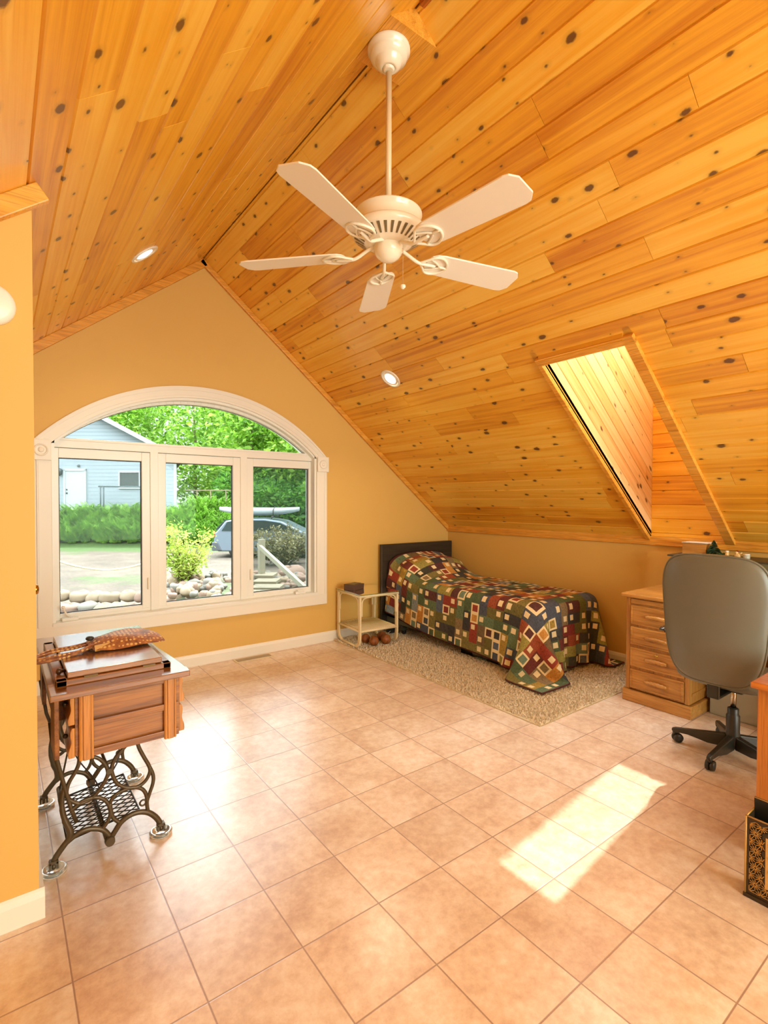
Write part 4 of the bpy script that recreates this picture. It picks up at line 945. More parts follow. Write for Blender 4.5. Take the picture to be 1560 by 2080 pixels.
MB().lathe([(.034, .055), (.038, .07), (.036, .13), (.034, .145), (.034, .235), (.030, .24), (.028, .245), (.028, .275), (.02, .28)], (HX, HY, 0), 28).build('column_cover', M_BASE, chair)
MB().tube([(HX, HY, .27), (HX, HY, .42)], .0145, 18).build('gas_lift', plain('chrome', (190, 180, 160), .18, Metallic=1.0), chair)
def pillowbox(c, sx, sy, sz, e1=3.2, e2=2.2, n1=40, n2=20, fn=None):
    b = MB(); vs = []; fs = []
    sg = lambda v, p_: math.copysign(abs(v)**p_, v)
    for i in range(n2+1):
        t_ = -PI/2+PI*i/n2
        for j in range(n1):
            a = 2*PI*j/n1; ct, st_ = math.cos(t_), math.sin(t_)
            v = Vector((sg(ct, 2/e2)*sg(math.cos(a), 2/e1)*sx, sg(ct, 2/e2)*sg(math.sin(a), 2/e1)*sy, sg(st_, 2/e2)*sz))
            if fn: v = fn(v)
            vs.append(Vector(c)+v)
    for i in range(n2):
        for j in range(n1): fs.append((i*n1+j, i*n1+(j+1) % n1, (i+1)*n1+(j+1) % n1, (i+1)*n1+j))
    return b.add(vs, fs, True)
pillowbox((HX+.0, HY, .465), .25, .26, .048).build('seat', M_LEA, chair)
MB().box((HX-.11, HY-.08, .395), (HX+.11, HY+.08, .425)).build('tilt_mechanism', M_BASE, chair, bevel=.01)
# backrest: a superellipse shell, wider at the shoulders, leaning back
def bfn(v):
    y, z, x = v.x, v.y, v.z
    t_ = (z+.335)/.67; wid = .84+.24*max(0, min(1, t_))**.7-.05*max(0, t_-.75)
    yy = y*wid; xx = x-.035*(yy/.25)**2*-1-.07*t_*.3
    return Vector((xx, yy, z))
pillowbox((2.995, 1.108, .828), .250, .338, .042, 4.2, 2.2, 64, 16, bfn).build('backrest', M_LEA, chair)
b = MB(); n_ = 64; pts = []
for j in range(n_):
    a = 2*PI*j/n_; sg = lambda v, p_: math.copysign(abs(v)**p_, v); v = bfn(Vector((sg(math.cos(a), 2/4.2)*.251, sg(math.sin(a), 2/4.2)*.339, .0))); pts.append(Vector((2.995, 1.108, .828))+v)
b.tube(pts, .006, 8, True); b.build('back_piping', M_LEA, chair)
pillowbox((3.035, 1.108, 1.135), .035, .165, .035, 2.4, 2.4, 30, 12).build('headrest_roll', M_LEA, chair)
b = MB(); b.box((3.04, HY-.03, .40), (3.06, HY+.03, .62)); b.box((3.04, HY-.03, .395), (HX-.1, HY+.03, .41)); b.build('back_bracket', M_BASE, chair, bevel=.008)
for s_ in (-1, 1):
    b = MB(); ya = HY+s_*.298
    b.tube(smooth_path([(3.37, ya-s_*.07, .42), (3.37, ya, .45), (3.34, ya, .55), (3.29, ya, .66), (3.16, ya, .685)], 5), .014, 10, flat=((0, 1, 0), .8)); ar = b.build('armrest', M_BASE, chair)
    pillowbox((3.23, ya, .698), .13, .027, .016, 3, 2.4, 24, 10).build('arm_pad', plain('glossy_arm_pad', (60, 58, 54), .2), ar)

# ------------------------------------------------------------------ low cabinet and metal basket at the right edge
M_CAB = wood('red_oak', (204, 124, 44), (164, 86, 24), (222, 146, 62), 2, 1, .3, 14, .3)
cab = thing('side_cabinet', (2.68, .45, 0), 'orange oak cabinet cut off by the right edge, behind the basket', 'cabinet')
MB().box((2.45, .15, .0), (2.95, .735, .695)).build('cabinet_body', M_CAB, cab, bevel=.003)
MB().box((2.425, .13, .695), (2.97, .755, .72)).build('cabinet_top', wood('red_oak_top', (204, 118, 40), (170, 86, 24), (222, 140, 58), 1, 1, .25, 14, .4), cab, bevel=.006)
b = MB(); b.box((2.444, .17, .03), (2.451, .20, .68)); b.build('face_stile', M_CAB, cab)
bk = thing('magazine_basket', (2.24, .52, 0), 'black and gold patterned metal magazine basket in front of the oak cabinet', 'magazine rack')
M_BM = plain('dark_bronze_tin', (58, 44, 26), .4, .2, 30); M_GOLD = plain('gold_line', (206, 158, 82), .35, .1, 20, Metallic=.3); M_INN = plain('black_lining', (22, 24, 20), .5)
xb, yb_, h_ = 2.182, .682, .298; yb2 = .36; xd = 2.262
b = MB()
b.box((xb, yb2, .012), (xb+.004, yb_, h_)); b.box((xd-.004, yb2, .012), (xd, yb_, h_)); b.box((xb, yb_-.004, .012), (xd, yb_, h_)); b.box((xb, yb2, .012), (xd, yb2+.004, h_)); b.box((xb-.006, yb2-.006, 0), (xd+.006, yb_+.006, .014))
b.build('tin_body', M_BM, bk, bevel=.0015)
MB().box((xb+.005, yb2+.005, .02), (xb+.007, yb_-.005, h_-.002)).build('lining', M_INN, bk)
b = MB(); b.prism([(xd-.012, yb_-.012, .03), (xd-.012, yb2+.012, .03), (xd-.012, yb2+.0, h_+.046), (xd-.012, yb_-.002, h_+.046)], (.008, 0, 0)); b.build('back_panel', M_INN, bk)
b = MB(); b.tube([(xb-.001, yb_+.001, .01), (xb-.001, yb_+.001, h_)], .0035, 8); b.tube([(xb, yb_, h_), (xb, yb2, h_)], .003, 8); b.tube([(xb, yb_, h_), (xd, yb_, h_)], .003, 8); b.tube([(xd-.012, yb_-.002, h_+.046), (xd-.012, yb2, h_+.046)], .0025, 8); b.build('gold_edge', M_GOLD, bk)
b = MB(); cellw = .036
def strip(y0, z0, y1, z1, w_=.0011):
    d_ = Vector((0, y1-y0, z1-z0)); 
    if d_.length < 1e-4: return
    n_ = d_.normalized().cross(Vector((1, 0, 0)))*w_; xx = xb-.0008
    b.add([Vector((xx, y0, z0))-n_, Vector((xx, y0, z0))+n_, Vector((xx, y1, z1))+n_, Vector((xx, y1, z1))-n_], [(0, 1, 2, 3)])
py0, py1, pz0, pz1 = yb_-.010-.05, yb2+.06, .062, .245      # plain panel inside the pattern
hx_ = cellw*.5; vz = cellw*.866
rows_ = int((h_-.04)/vz)+1
for rj in range(rows_+1):
    for ci in range(-1, int((yb_-yb2)/cellw)+2):
        cy = yb_-.012-(ci+(.5 if rj % 2 else 0))*cellw; cz = .026+rj*vz
        for a in range(12):
            an = a*PI/6; L_ = cellw*(.5 if a % 2 else .577); y1, z1 = cy+math.sin(an)*L_, cz+math.cos(an)*L_
            ok_ = lambda y, z: yb2+.008 < y < yb_-.008 and .022 < z < h_-.012 and not (py1 < y < py0 and pz0 < z < pz1)
            if ok_(cy, cz) and ok_(y1, z1): strip(cy, cz, y1, z1)
            a2 = an+PI/6; y2, z2 = cy+math.sin(a2)*cellw*(.577 if a % 2 else .5), cz+math.cos(a2)*cellw*(.577 if a % 2 else .5)
            if ok_(y1, z1) and ok_(y2, z2): strip(y1, z1, y2, z2, .0009)
b.build('star_pattern', M_GOLD, bk)
pn = MB().box((xb-.0012, py1, pz0), (xb, py0, pz1)).build('plain_panel', plain('tan_panel', (222, 178, 108), .45), bk)
b = MB()
for (cy, cz) in ((py0-.02, .215), (py0-.02, .168), (py0-.02, .118), (py0-.075, .20), (py0-.075, .14), (py0-.13, .21), (py0-.13, .16), (py0-.13, .11)):
    b.tube(smooth_path([(xb-.002, cy+.008, cz), (xb-.002, cy+.010, cz+.012), (xb-.002, cy+.002, cz+.016), (xb-.002, cy-.008, cz+.008), (xb-.002, cy-.002, cz-.006), (xb-.002, cy+.006, cz-.004), (xb-.002, cy-.012, cz-.014)], 5), .0011, 5)
b.build('brush_marks', M_INN, pn)

# ------------------------------------------------------------------ the yard
EF = Vector((math.sin(YAW), math.cos(YAW), 0)); ER = Vector((math.cos(YAW), -math.sin(YAW), 0))
def Y(t, l, z=0): p_ = EF*t+ER*l; return Vector((p_.x, p_.y, z))
GZ = -.70
def gz(t, l):
    w_ = max(0, min(1, (-l-4)/5)); u = max(0, min(1, (t-23.5)/3)); v = max(0, min(1, (t-24)/9))
    bank = (u*u*(3-2*u))*1.45*w_+(1-w_)*1.7*v
    near = max(0, min(1, (12.6-t)/1.6)); near *= near*(3-2*near)*.58*max(0, min(1, (l/t+.46)/.05))
    return GZ+bank+near
M_GRAV, k = newmat('pinkish_gravel', .9)
ge = k.n('NewGeometry').outputs['Position']; n1 = k.noise(ge, .35, 4, .6); n2 = k.noise(ge, 14, 4, .7); n3 = k.noise(ge, .9, 3, .6)
gcol = k.ramp(k.math('ADD', k.math('MULTIPLY', n2, .6), k.math('MULTIPLY', n3, .4)), [(.35, (66, 56, 47)), (.5, (90, 78, 66)), (.66, (112, 99, 86))])
grass = k.ramp(n2, [(.3, (42, 62, 24)), (.6, (72, 94, 40))])
dd = k.n('VectorMath', dict(operation='DOT_PRODUCT'), i0=ge, i1=tuple(EF)).outputs['Value']
edge = k.math('MULTIPLY', k.math('SUBTRACT', k.math('ADD', dd, k.math('MULTIPLY', n3, 3.0)), 22.6), 1.2, clamp=True)
near_ = k.math('MULTIPLY', k.math('SUBTRACT', k.math('ADD', 9.3, k.math('MULTIPLY', n3, 2.0)), dd), 1.5, clamp=True)
gmask = k.math('MAXIMUM', k.math('MAXIMUM', edge, k.math('MULTIPLY', near_, .6)), k.math('MULTIPLY', k.math('SUBTRACT', n1, .57), 7, clamp=True))
k.base(k.mix(gmask, gcol, grass)); k.bump(n2, .5, .05)
b = MB(); vs = []; fs = []; ts = [4.0+.7*i for i in range(70)]; ls = [-40+1.0*i for i in range(72)]
for t_i in ts:
    for l_i in ls:
        p_ = Y(t_i, l_i); z = gz(t_i, l_i)
        vs.append((p_.x, p_.y, z))
for i in range(len(ts)-1):
    for j in range(len(ls)-1):
        q = (i*len(ls)+j, i*len(ls)+j+1, (i+1)*len(ls)+j+1, (i+1)*len(ls)+j)
        if all(vs[w_][1] > GY+.35 for w_ in q): fs.append(q)
b.add(vs, fs, True); o = b.build('ground', M_GRAV); o['kind'] = 'structure'

def leaves(b, c, r, n, size, rg_, squash=1.0, shell=.5):
    for _ in range(n):
        th_ = rg_.random()*2*PI; ph = math.acos(2*rg_.random()-1); q = shell+(1-shell)*rg_.random()
        d_ = Vector((math.sin(ph)*math.cos(th_), math.sin(ph)*math.sin(th_), math.cos(ph)*squash))
        p_ = Vector(c)+d_*r*q; s_ = size*(.6+.8*rg_.random())
        a = Vector((rg_.gauss(0, 1), rg_.gauss(0, 1), rg_.gauss(0, .6))).normalized(); e_ = a.cross(Vector((rg_.gauss(0, 1), rg_.gauss(0, 1), rg_.gauss(0, 1)))).normalized()
        b.add([p_-a*s_, p_-e_*s_*.5, p_+a*s_, p_+e_*s_*.5], [(0, 1, 2, 3)])
def leafmat(name, c1, c2, c3, trans=.5):
    m, k = newmat(name, .6); oc_ = k.n('NewGeometry').outputs['Position']
    nz_ = k.noise(oc_, 1.6, 3, .7); wn_ = k.n('TexWhiteNoise', Vector=k.n('NewGeometry').outputs['True Normal']).outputs[0]
    cc_ = k.ramp(k.math('ADD', k.math('MULTIPLY', nz_, .6), k.math('MULTIPLY', wn_, .4)), [(.3, c1), (.5, c2), (.72, c3)])
    k.base(cc_); tl = k.n('BsdfTranslucent', Color=cc_); mx = k.n('MixShader', i0=trans); k.t.links.new(k.b.outputs[0], mx.inputs[1]); k.t.links.new(tl.outputs[0], mx.inputs[2]); k.t.links.new(mx.outputs[0], k.out.inputs[0]); return m
ML = [leafmat('spring_leaves', (74, 118, 26), (122, 172, 46), (176, 210, 84)), leafmat('light_leaves', (92, 136, 34), (146, 192, 64), (196, 220, 110)), leafmat('deep_leaves', (48, 94, 30), (84, 140, 44), (128, 180, 68))]
M_BARK = plain('grey_bark', (120, 104, 84), .9, .3, 6)
rt_ = random.Random(21)
trees = [(39, -18.5, 9.5, 3.4, 1), (38, -14.0, 10.5, 3.6, 0), (36.5, -10.6, 9.5, 3.0, 1), (34, -7.4, 6, 2.6, 1), (36, -3.6, 6, 2.8, 0), (33, -.6, 6, 2.6, 2), (45, -14, 10, 4.2, 0), (46, -6, 11, 4.4, 1), (44, 0, 11, 4.4, 2),  (31.5, -8.2, 8.5, 2.4, 0), (35, -6.0, 10.5, 3.4, 2), (29.5, -4.4, 8.0, 2.6, 0), (32, -2.2, 9, 3.0, 2), (37, -19, 9, 3.6, 0), (40, -9.5, 12, 4.4, 1), (41, -4.5, 12, 4.4, 0), (30, 1.0, 8.5, 3.0, 2), (27.5, -2.8, 5.0, 1.8, 0), (27.5, -.2, 5.5, 2.0, 2), (38, 2, 11, 4, 2)]
for (t_, l_, h_, r_, mi) in trees:
    g0 = gz(t_, l_); p0 = Y(t_, l_, g0)
    tr2 = thing('deciduous_tree', p0, 'leafy bright green tree in the woods behind the yard', 'tree', 'trees in the woods outside the window')
    b = MB(); top = p0+Vector((rt_.uniform(-.4, .4), rt_.uniform(-.4, .4), h_*.85)); b.tube([p0-Vector((0, 0, .2)), p0.lerp(top, .5)+Vector((.1, 0, 0)), top], [.16, .11, .04], 8); b.build('trunk', M_BARK, tr2)
    b = MB(); nc = 13
    for q in range(nc):
        zz = .05+.87*q/(nc-1); rad_ = r_*math.sin(PI*(.18+.72*zz))**.8; a = q*2.4; cc_ = p0+Vector((math.cos(a)*rad_*.5, math.sin(a)*rad_*.5, h_*zz+.3)); leaves(b, cc_, rad_*.66, 330, .19, rt_, .8, .35)
    b.build('foliage', ML[mi], tr2)
# ferns and undergrowth on the bank
M_FERN = leafmat('fern_green', (66, 108, 30), (104, 152, 48), (146, 186, 80), .35)
b = MB(); rf = random.Random(9)
def fern(b, p_, h_):
    for q in range(9):
        a = rf.random()*2*PI; ln = h_*(.8+.5*rf.random()); d_ = Vector((math.cos(a), math.sin(a), 0)); s_ = d_.cross(Vector((0, 0, 1))); pr3 = None
        for st in range(7):
            u = st/6; c_ = p_+d_*ln*.55*u+Vector((0, 0, ln*(1.1*u-.45*u*u))); w_ = ln*.16*(1-u)**.7
            if pr3 and st > 1:
                b.add([pr3, pr3+s_*w_+Vector((0, 0, -.02)), c_+s_*w_*.3], [(0, 1, 2)]); b.add([pr3, c_-s_*w_*.3, pr3-s_*w_+Vector((0, 0, -.02))], [(0, 1, 2)])
            pr3 = c_
for i in range(900):
    l_ = rf.uniform(-18.8, -6.0); t_ = rf.uniform(23.9, 25.6) if l_ < -10 else rf.uniform(23.8, 27); fern(b, Y(t_, l_, gz(t_, l_)-.05), rf.uniform(.8, 1.45))
tag(b.build('ferns', M_FERN), 'thick bank of green ferns between the gravel and the pale house', 'ferns', kind='stuff')
b = MB()
for i in range(900):
    l_ = rf.uniform(-10, 5); t_ = rf.uniform(25, 29) if l_ > -7 else rf.uniform(29, 34); leaves(b, Y(t_, l_, gz(t_, l_)+rf.uniform(.2, 2.2)), .55, 18, .15, rf)
tag(b.build('undergrowth', ML[2]), 'dense low undergrowth at the edge of the woods behind the car', 'undergrowth', kind='stuff')

# house across the yard
HT = 26.3
house = thing('garage_building', Y(HT, -14.5, .75), 'pale blue-grey sided building with gable roof across the yard', 'building')
M_SID, k = newmat('pale_siding', .6); ge = k.n('NewGeometry').outputs['Position']; z_ = k.n('SeparateXYZ', Vector=ge).outputs[2]
fz = k.math('FRACT', k.math('DIVIDE', z_, .19)); k.base(k.mix(k.math('LESS_THAN', fz, .09), lin((140, 150, 156)), lin((98, 108, 118)))); k.bump(fz, .5, .02)
def H(l, z, d=0.0): return Y(HT+d, l, z)
gL, gR, gP, ze, zp = -21.5, -10.65, -15.3, 3.72, 6.15
b = MB(); b.prism([H(gL, .5), H(gR, .5), H(gR, ze), H(gP, zp), H(gL, zp-(gP-gL)*(zp-ze)/(gR-gP))], EF*6.4-ER*2.9); b.build('siding_wall', M_SID, house)
M_HW = plain('white_house_trim', (164, 170, 170), .5); M_SH = plain('roof_shingles', (128, 126, 124), .9, .2, 3)
b = MB(); sl = (zp-ze)/(gR-gP)
def eave(l, dz=0): return zp+.02-(abs(l-gP))*sl+dz
for la, lb in ((gP, gR+.55), (gP, gL-.5)):
    b.prism([H(la, eave(la), -.45), H(lb, eave(lb), -.45), H(lb, eave(lb, .13), -.45), H(la, eave(la, .13), -.45)], EF*7.0-ER*3.2)
b.build('roof', M_SH, house)
b = MB()
for la, lb in ((gP, gR+.55), (gP, gL-.5)): b.prism([H(la, eave(la, -.08), -.48), H(lb, eave(lb, -.08), -.48), H(lb, eave(lb, .15), -.48), H(la, eave(la, .15), -.48)], EF*.04)
b.prism([H(gR-.12, .5, -.03), H(gR+.02, .5, -.03), H(gR+.02, ze, -.03), H(gR-.12, ze, -.03)], EF*.05); b.build('fascia', M_HW, house)
def hbox(l0, z0, l1, z1, d0, d1): q = [H(l0, z0, d0), H(l1, z0, d0), H(l1, z1, d0), H(l0, z1, d0)]; return MB().prism(q, EF*(d1-d0))
dl, drr = -16.30, -15.34
hd = hbox(dl, .85, drr, 2.95, -.05, .0).build('door', M_HW, house)
b = MB()
for a_, c_, e_, f_ in ((dl-.1, .85, dl, 3.05), (drr, .85, drr+.1, 3.05), (dl-.1, 2.95, drr+.1, 3.07)): b.prism([H(a_, c_, -.08), H(e_, c_, -.08), H(e_, f_, -.08), H(a_, f_, -.08)], EF*.09)
b.build('door_surround', M_HW, house)
b = MB(); b.ball(H(dl+.08, 1.82, -.09), .045, 10, 8); b.ball(H(dl+.08, 2.0, -.09), .04, 10, 8); b.build('door_hardware', M_DARK, hd)
wl, wr, wb, wt = -13.52, -11.5, 2.12, 2.88
hw_ = hbox(wl, wb, wr, wt, -.03, .0).build('window', plain('dark_window_glass', (66, 74, 70), .12), house)
b = MB(); f_ = .07
for a_, c_, e_, g_ in ((wl-f_, wb-f_, wr+f_, wb), (wl-f_, wt, wr+f_, wt+f_), (wl-f_, wb, wl, wt), (wr, wb, wr+f_, wt), ((wl+wr)/2-.03, wb, (wl+wr)/2+.03, wt)): b.prism([H(a_, c_, -.07), H(e_, c_, -.07), H(e_, g_, -.07), H(a_, g_, -.07)], EF*.06)
b.build('window_frame', M_HW, hw_)
b = MB(); lc = H(-16.52, 2.78, -.14); b.lathe([(.03, .30), (.11, .22), (.12, .20), (.09, -.0), (.05, -.05), (.01, -.10)], lc, 8); b.tube([lc+Vector((0, 0, .1)), H(-16.52, 2.88, 0)], .025, 6); tag(b.build('wall_lantern', plain('dark_lantern', (52, 60, 58), .4), origin=lc), 'black wall lantern left of the door on the pale building', 'lantern')
b = MB().ball(H(-15.62, 3.22, -.06), .07, 10, 8); tag(b.build('junction_box', plain('grey_fixture', (90, 94, 90), .5), origin=H(-15.62, 3.22, -.06)), 'small round dark fixture above the door of the pale building', 'light fixture')
fn = thing('metal_rack', H(-13.1, 1.2, -.7), 'dark metal rail frame standing in front of the pale building', 'rail frame')
zg_ = gz(25.4, -14)
for l_ in (-14.1, -13.95, -11.75): MB().tube([Y(25.5, l_, .6), Y(25.5, l_, 2.17)], .035, 8).build('post', plain('dark_steel', (66, 78, 78), .5), fn)
MB().tube([Y(25.5, -14.2, 2.15), Y(25.5, -11.2, 2.12)], .035, 8).build('top_rail', plain('dark_steel_rail', (72, 84, 84), .5), fn)
# a second bench-like frame by the trees
fn2 = thing('wire_fence', Y(26.5, -9, 1.0), 'thin grey fence at the corner of the pale building', 'fence')
for l_ in (-9.7, -9.0, -8.2, -7.6): MB().tube([Y(26.6, l_, gz(26.6, l_)), Y(26.6, l_, 2.0)], .03, 6).build('post', M_BARK, fn2)
MB().tube([Y(26.6, -10.3, 1.98), Y(26.6, -7.4, 1.98)], .03, 6).build('top_rail', M_BARK, fn2)

# car with a kayak on its roof
CT, CL0 = 20.0, -6.35; cz = gz(CT, -5)
car = thing('car', Y(CT, -4.2, cz), 'silver hatchback parked at the edge of the woods, tail to the left', 'car')
M_CAR = plain('silver_blue_paint', (120, 132, 144), .3, .03, 2, Metallic=.5); M_CG = plain('dark_car_glass', (40, 54, 52), .1)
prof = [(0.0, .42), (-.03, .62), (.03, .95), (.10, 1.02), (.42, 1.40), (.85, 1.47), (1.9, 1.47), (2.5, 1.38), (3.25, 1.02), (4.1, .88), (4.38, .72), (4.42, .42), (4.3, .25), (.12, .25)]
b = MB(); b.prism([Y(CT-.85, CL0+x, cz+z) for x, z in prof], EF*1.7); b.build('body', M_CAR, car, bevel=.05)
gp = [(.5, 1.36), (.9, 1.42), (1.9, 1.42), (2.45, 1.33), (3.1, 1.02), (.28, 1.02)]
b = MB(); b.prism([Y(CT-.87, CL0+x, cz+z) for x, z in gp], EF*1.74); b.prism([Y(CT-.65, CL0+.015, cz+1.04), Y(CT+.65, CL0+.015, cz+1.04), Y(CT+.6, CL0+.36, cz+1.40), Y(CT-.6, CL0+.36, cz+1.40)], Vector((0, 0, .03))-ER*.03); b.build('windows', M_CG, car)
b = MB(); b.prism([Y(CT-.88, CL0+x, cz+z) for x, z in ((-.09, .28), (-.09, .60), (.14, .60), (.3, .28))], EF*1.76); b.build('rear_bumper', plain('dark_bumper', (70, 74, 78), .5), car, bevel=.03)
b = MB()
for tt_ in (-.72, .50): b.prism([Y(CT+tt_, CL0-.035, cz+.78), Y(CT+tt_+.2, CL0-.035, cz+.78), Y(CT+tt_+.2, CL0-.0, cz+.98), Y(CT+tt_, CL0-.0, cz+.98)], -ER*.03)
b.build('tail_lights', plain('red_lamp', (170, 30, 30), .2), car)
b = MB(); b.prism([Y(CT-.2, CL0-.05, cz+.66), Y(CT+.25, CL0-.05, cz+.66), Y(CT+.25, CL0-.04, cz+.78), Y(CT-.2, CL0-.04, cz+.78)], -ER*.02); b.build('plate', M_HW, car)
for x in (.85, 3.5):
    for tt_ in (-.84, .64): MB().lathe([(.2, 0), (.31, .0), (.32, .02), (.32, .18), (.31, .2)], Y(CT+tt_, CL0+x, cz+.32), 24, EF).build('wheel', M_DARK, car)
b = MB()
for x in (1.0, 2.1): b.tube([Y(CT-.6, CL0+x, cz+1.55), Y(CT+.6, CL0+x, cz+1.55)], .025, 6); b.tube([Y(CT-.6, CL0+x, cz+1.47), Y(CT-.6, CL0+x, cz+1.56)], .02, 6); b.tube([Y(CT+.6, CL0+x, cz+1.47), Y(CT+.6, CL0+x, cz+1.56)], .02, 6)
b.build('roof_rack', M_DARK, car)
b = MB(); ky = []; n_ = 16; vs = []; fs = []
for i in range(n_+1):
    u = i/n_; l_ = CL0-.05+3.1*u; w_ = .33*math.sin(PI*(.04+.92*u))**.6; zc = cz+1.74+.10*abs(2*u-1)**2.5; hgt_ = .16*math.sin(PI*(.08+.84*u))**.5
    for j in range(10):
        a = 2*PI*j/10; vs.append(Y(CT+math.cos(a)*w_, l_, zc+math.sin(a)*hgt_))
for i in range(n_):
    for j in range(10): fs.append((i*10+j, i*10+(j+1) % 10, (i+1)*10+(j+1) % 10, (i+1)*10+j))
fs += [tuple(range(10)), tuple(n_*10+q for q in range(10))]
kk = tag(b.add(vs, fs, True).build('kayak', plain('pale_kayak', (170, 180, 178), .4), origin=Y(CT, CL0+1.5, cz+1.58)), 'long white kayak strapped on the roof of the silver car', 'kayak')
b = MB()
for x in (1.0, 2.1): b.tube([Y(CT-.36, CL0+x, cz+1.58), Y(CT-.36, CL0+x, cz+1.80), Y(CT, CL0+x, cz+1.93), Y(CT+.36, CL0+x, cz+1.80)], .018, 6)
b.build('strap', M_DARK, kk)

# shrubs
def shrub(t_, l_, h_, r_, mat_, label, n=26, size=.05, per=60, cat='shrub', zoff=0.0):
    p0 = Y(t_, l_, gz(t_, l_)+zoff); s_ = thing('shrub', p0, label, cat); b = MB(); b2 = MB(); rg_ = random.Random(int(l_*100)+int(t_*10))
    for q in range(n):
        a = rg_.random()*2*PI; rr_ = r_*(rg_.random()**.5); hh = h_*(.35+.65*rg_.random())*(1-.35*rr_/r_); tip = p0+Vector((math.cos(a)*rr_, math.sin(a)*rr_, hh))
        b2.tube([p0+Vector((math.cos(a)*.05, math.sin(a)*.05, -.05)), p0.lerp(tip, .5)+Vector((0, 0, .08)), tip], [.012, .008, .003], 5)
        for w_ in range(3): leaves(b, p0.lerp(tip, .45+.27*w_), h_*.16, per//3, size, rg_, .9, .1)
    b2.build('stems', M_BARK, s_); b.build('foliage', mat_, s_)
shrub(9.6, -3.72, 1.35, .52, leafmat('yellow_green_leaves', (100, 130, 40), (156, 178, 66), (200, 204, 104)), 'yellow-green shrub growing in the gravel, seen in the middle pane', 34, .035, 75)
shrub(17.2, -3.4, 1.55, 1.1, leafmat('brownish_leaves', (86, 82, 52), (118, 112, 72), (150, 144, 96), .2), 'brownish hedge shrub in front of the silver car', 46, .05, 110)
shrub(17.6, -5.2+3.6, 1.5, 1.0, leafmat('olive_leaves', (92, 96, 60), (126, 124, 80), (156, 152, 104), .2), 'olive brown shrub at the right edge in front of the silver car', 36, .05, 100)
# stones: wall along the drive (lower left) and rock garden (centre and right)
M_ST = [plain('tan_fieldstone', (142, 122, 98), .85, .25, 7, .3), plain('grey_fieldstone', (116, 110, 100), .85, .25, 7, .3), plain('pink_fieldstone', (140, 112, 96), .85, .25, 7, .3)]
rs_ = random.Random(31)
protos = []
def stone_mesh(seed, mat_):
    rg_ = random.Random(seed); n1_, n2_ = 14, 9; b = MB(); vs = []; fs = []; ph = [rg_.uniform(0, 6) for _ in range(6)]
    for i in range(n2_+1):
        t_ = -PI/2+PI*i/n2_
        for j in range(n1_):
            a = 2*PI*j/n1_; f_ = 1+.12*math.sin(2*a+ph[0])+.08*math.sin(3*t_+ph[1])+.06*math.sin(3*a+2*t_+ph[2])
            cc_, ss_ = math.cos(t_), math.sin(t_); vs.append((math.copysign(abs(cc_)**.75, cc_)*math.cos(a)*f_, math.copysign(abs(cc_)**.75, cc_)*math.sin(a)*f_, math.copysign(abs(ss_)**.8, ss_)*f_*.95))
    for i in range(n2_):
        for j in range(n1_): fs.append((i*n1_+j, i*n1_+(j+1) % n1_, (i+1)*n1_+(j+1) % n1_, (i+1)*n1_+j))
    b.add(vs, fs, True); me_ = bpy.data.meshes.new('stone'); me_.from_pydata([tuple(v) for v in b.v], [], b.f); me_.polygons.foreach_set('use_smooth', b.sm); me_.materials.append(mat_); return me_
SM = [stone_mesh(i, M_ST[i % 3]) for i in range(9)]
def stone(t_, l_, z, s, label, grp, flat=.62):
    o = bpy.data.objects.new('stone', SM[rs_.randrange(9)]); COL.objects.link(o); o.location = Y(t_, l_, z); o.scale = (s*rs_.uniform(.85, 1.25), s*rs_.uniform(.85, 1.2), s*flat); o.rotation_euler = (rs_.uniform(-.1, .1), rs_.uniform(-.1, .1), rs_.uniform(0, 6))
    tag(o, label, 'stone', grp)
for row, (t_, z_, n_, s_) in enumerate(((9.45, .02, 12, .165), (9.1, -.13, 12, .17), (8.75, -.27, 12, .17), (8.45, -.40, 12, .16))):
    for i in range(n_):
        l_ = -6.1+i*.30+(.15 if row % 2 else 0)
        stone(t_+rs_.uniform(-.06, .06), l_*t_/9.2, z_-.35+rs_.uniform(-.02, .02), s_, 'rounded fieldstone in the low retaining wall seen in the left pane', 'stones of the retaining wall')
for i in range(190):
    u = rs_.random(); t_ = rs_.uniform(8.0, 10.6); l_ = rs_.uniform(-.425, -.15)*t_; 
    stone(t_, l_, gz(t_, l_)+rs_.uniform(.0, .12), rs_.uniform(.05, .105), 'rounded stone in the rock bed seen in the middle and right panes', 'stones of the rock bed', .8)
stone(13.0, -2.35, gz(13, -2.35)+.2, .36, 'large grey boulder behind the wooden handrail', None, .8)
bpy.data.objects[-1]
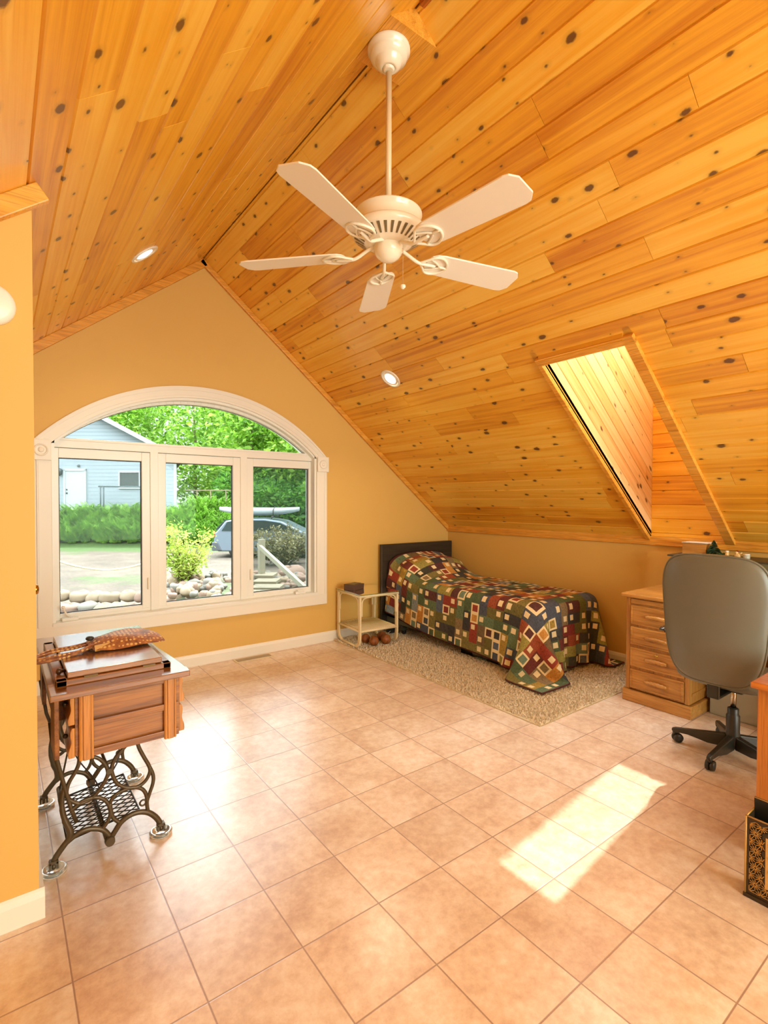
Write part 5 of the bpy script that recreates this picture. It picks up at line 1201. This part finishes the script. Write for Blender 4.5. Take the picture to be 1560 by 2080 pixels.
# wooden steps with handrail
M_WW = plain('weathered_wood', (146, 134, 112), .8, .2, 12, .2)
stp = thing('wooden_steps', Y(7.2, -1.75, GZ), 'weathered wooden outdoor steps beside the rock bed', 'steps')
for i in range(4):
    t_ = 7.0+i*.34; z = -.02-.0+.0+i*.13-.06; l0_, l1_ = -1.88-.05*i, -1.38-.12*i
    z = 1.445-(1207-1018-i*12.5)*t_/1041
    MB().prism([Y(t_, l0_, z-.045), Y(t_, l1_, z-.045), Y(t_, l1_, z), Y(t_, l0_, z)], EF*.36).build('tread', M_WW, stp, bevel=.006)
    MB().prism([Y(t_+.02, l0_, z-.4), Y(t_+.02, l1_, z-.4), Y(t_+.02, l1_, z-.046), Y(t_+.02, l0_, z-.046)], EF*.03).build('riser', M_WW, stp)
hr = thing('handrail', Y(8.0, -1.9, gz(8, -1.9)), 'pale wooden handrail sloping down beside the steps', 'handrail')
pz = lambda py_, t_: 1.445-(py_-1018)*t_/1041
pa, pb = Y(8.3, (522-780)*8.3/1041, pz(1104, 8.3)), Y(6.2, (622-780)*6.2/1041, pz(1196, 6.2))
d_ = (pb-pa).normalized(); b = MB(); q, v = slab(pa, pb, Vector((0, 0, -1)), ER, .065, .045); b.prism(q, v); b.build('rail', plain('pale_rail_wood', (176, 168, 146), .7), hr)
pt = Y(8.25, (531-780)*8.25/1041, 0); b = MB(); b.prism([pt+Vector((-.045, -.045, gz(8.2, -2))), pt+Vector((.045, -.045, gz(8.2, -2))), pt+Vector((.045, .045, gz(8.2, -2))), pt+Vector((-.045, .045, gz(8.2, -2)))], (0, 0, pz(1096, 8.25)-gz(8.2, -2))); b.build('post', plain('pale_post_wood', (166, 158, 136), .7), hr)
# garden hose across the gravel
hp = [(110, 1140), (150, 1152), (200, 1160), (245, 1158), (290, 1147), (330, 1132)]
b = MB(); pts = []
for px_, py_ in hp:
    t_ = (1.445-GZ)*1041/(py_-1018); t_ = min(t_, 21); pts.append(Y(t_, (px_-780)*t_/1041, GZ+.02))
b.tube(smooth_path(pts, 8), .032, 6); tag(b.build('garden_hose', plain('pale_yellow_hose', (214, 200, 146), .5), origin=pts[0]), 'pale yellow hose curving across the gravel drive', 'hose')
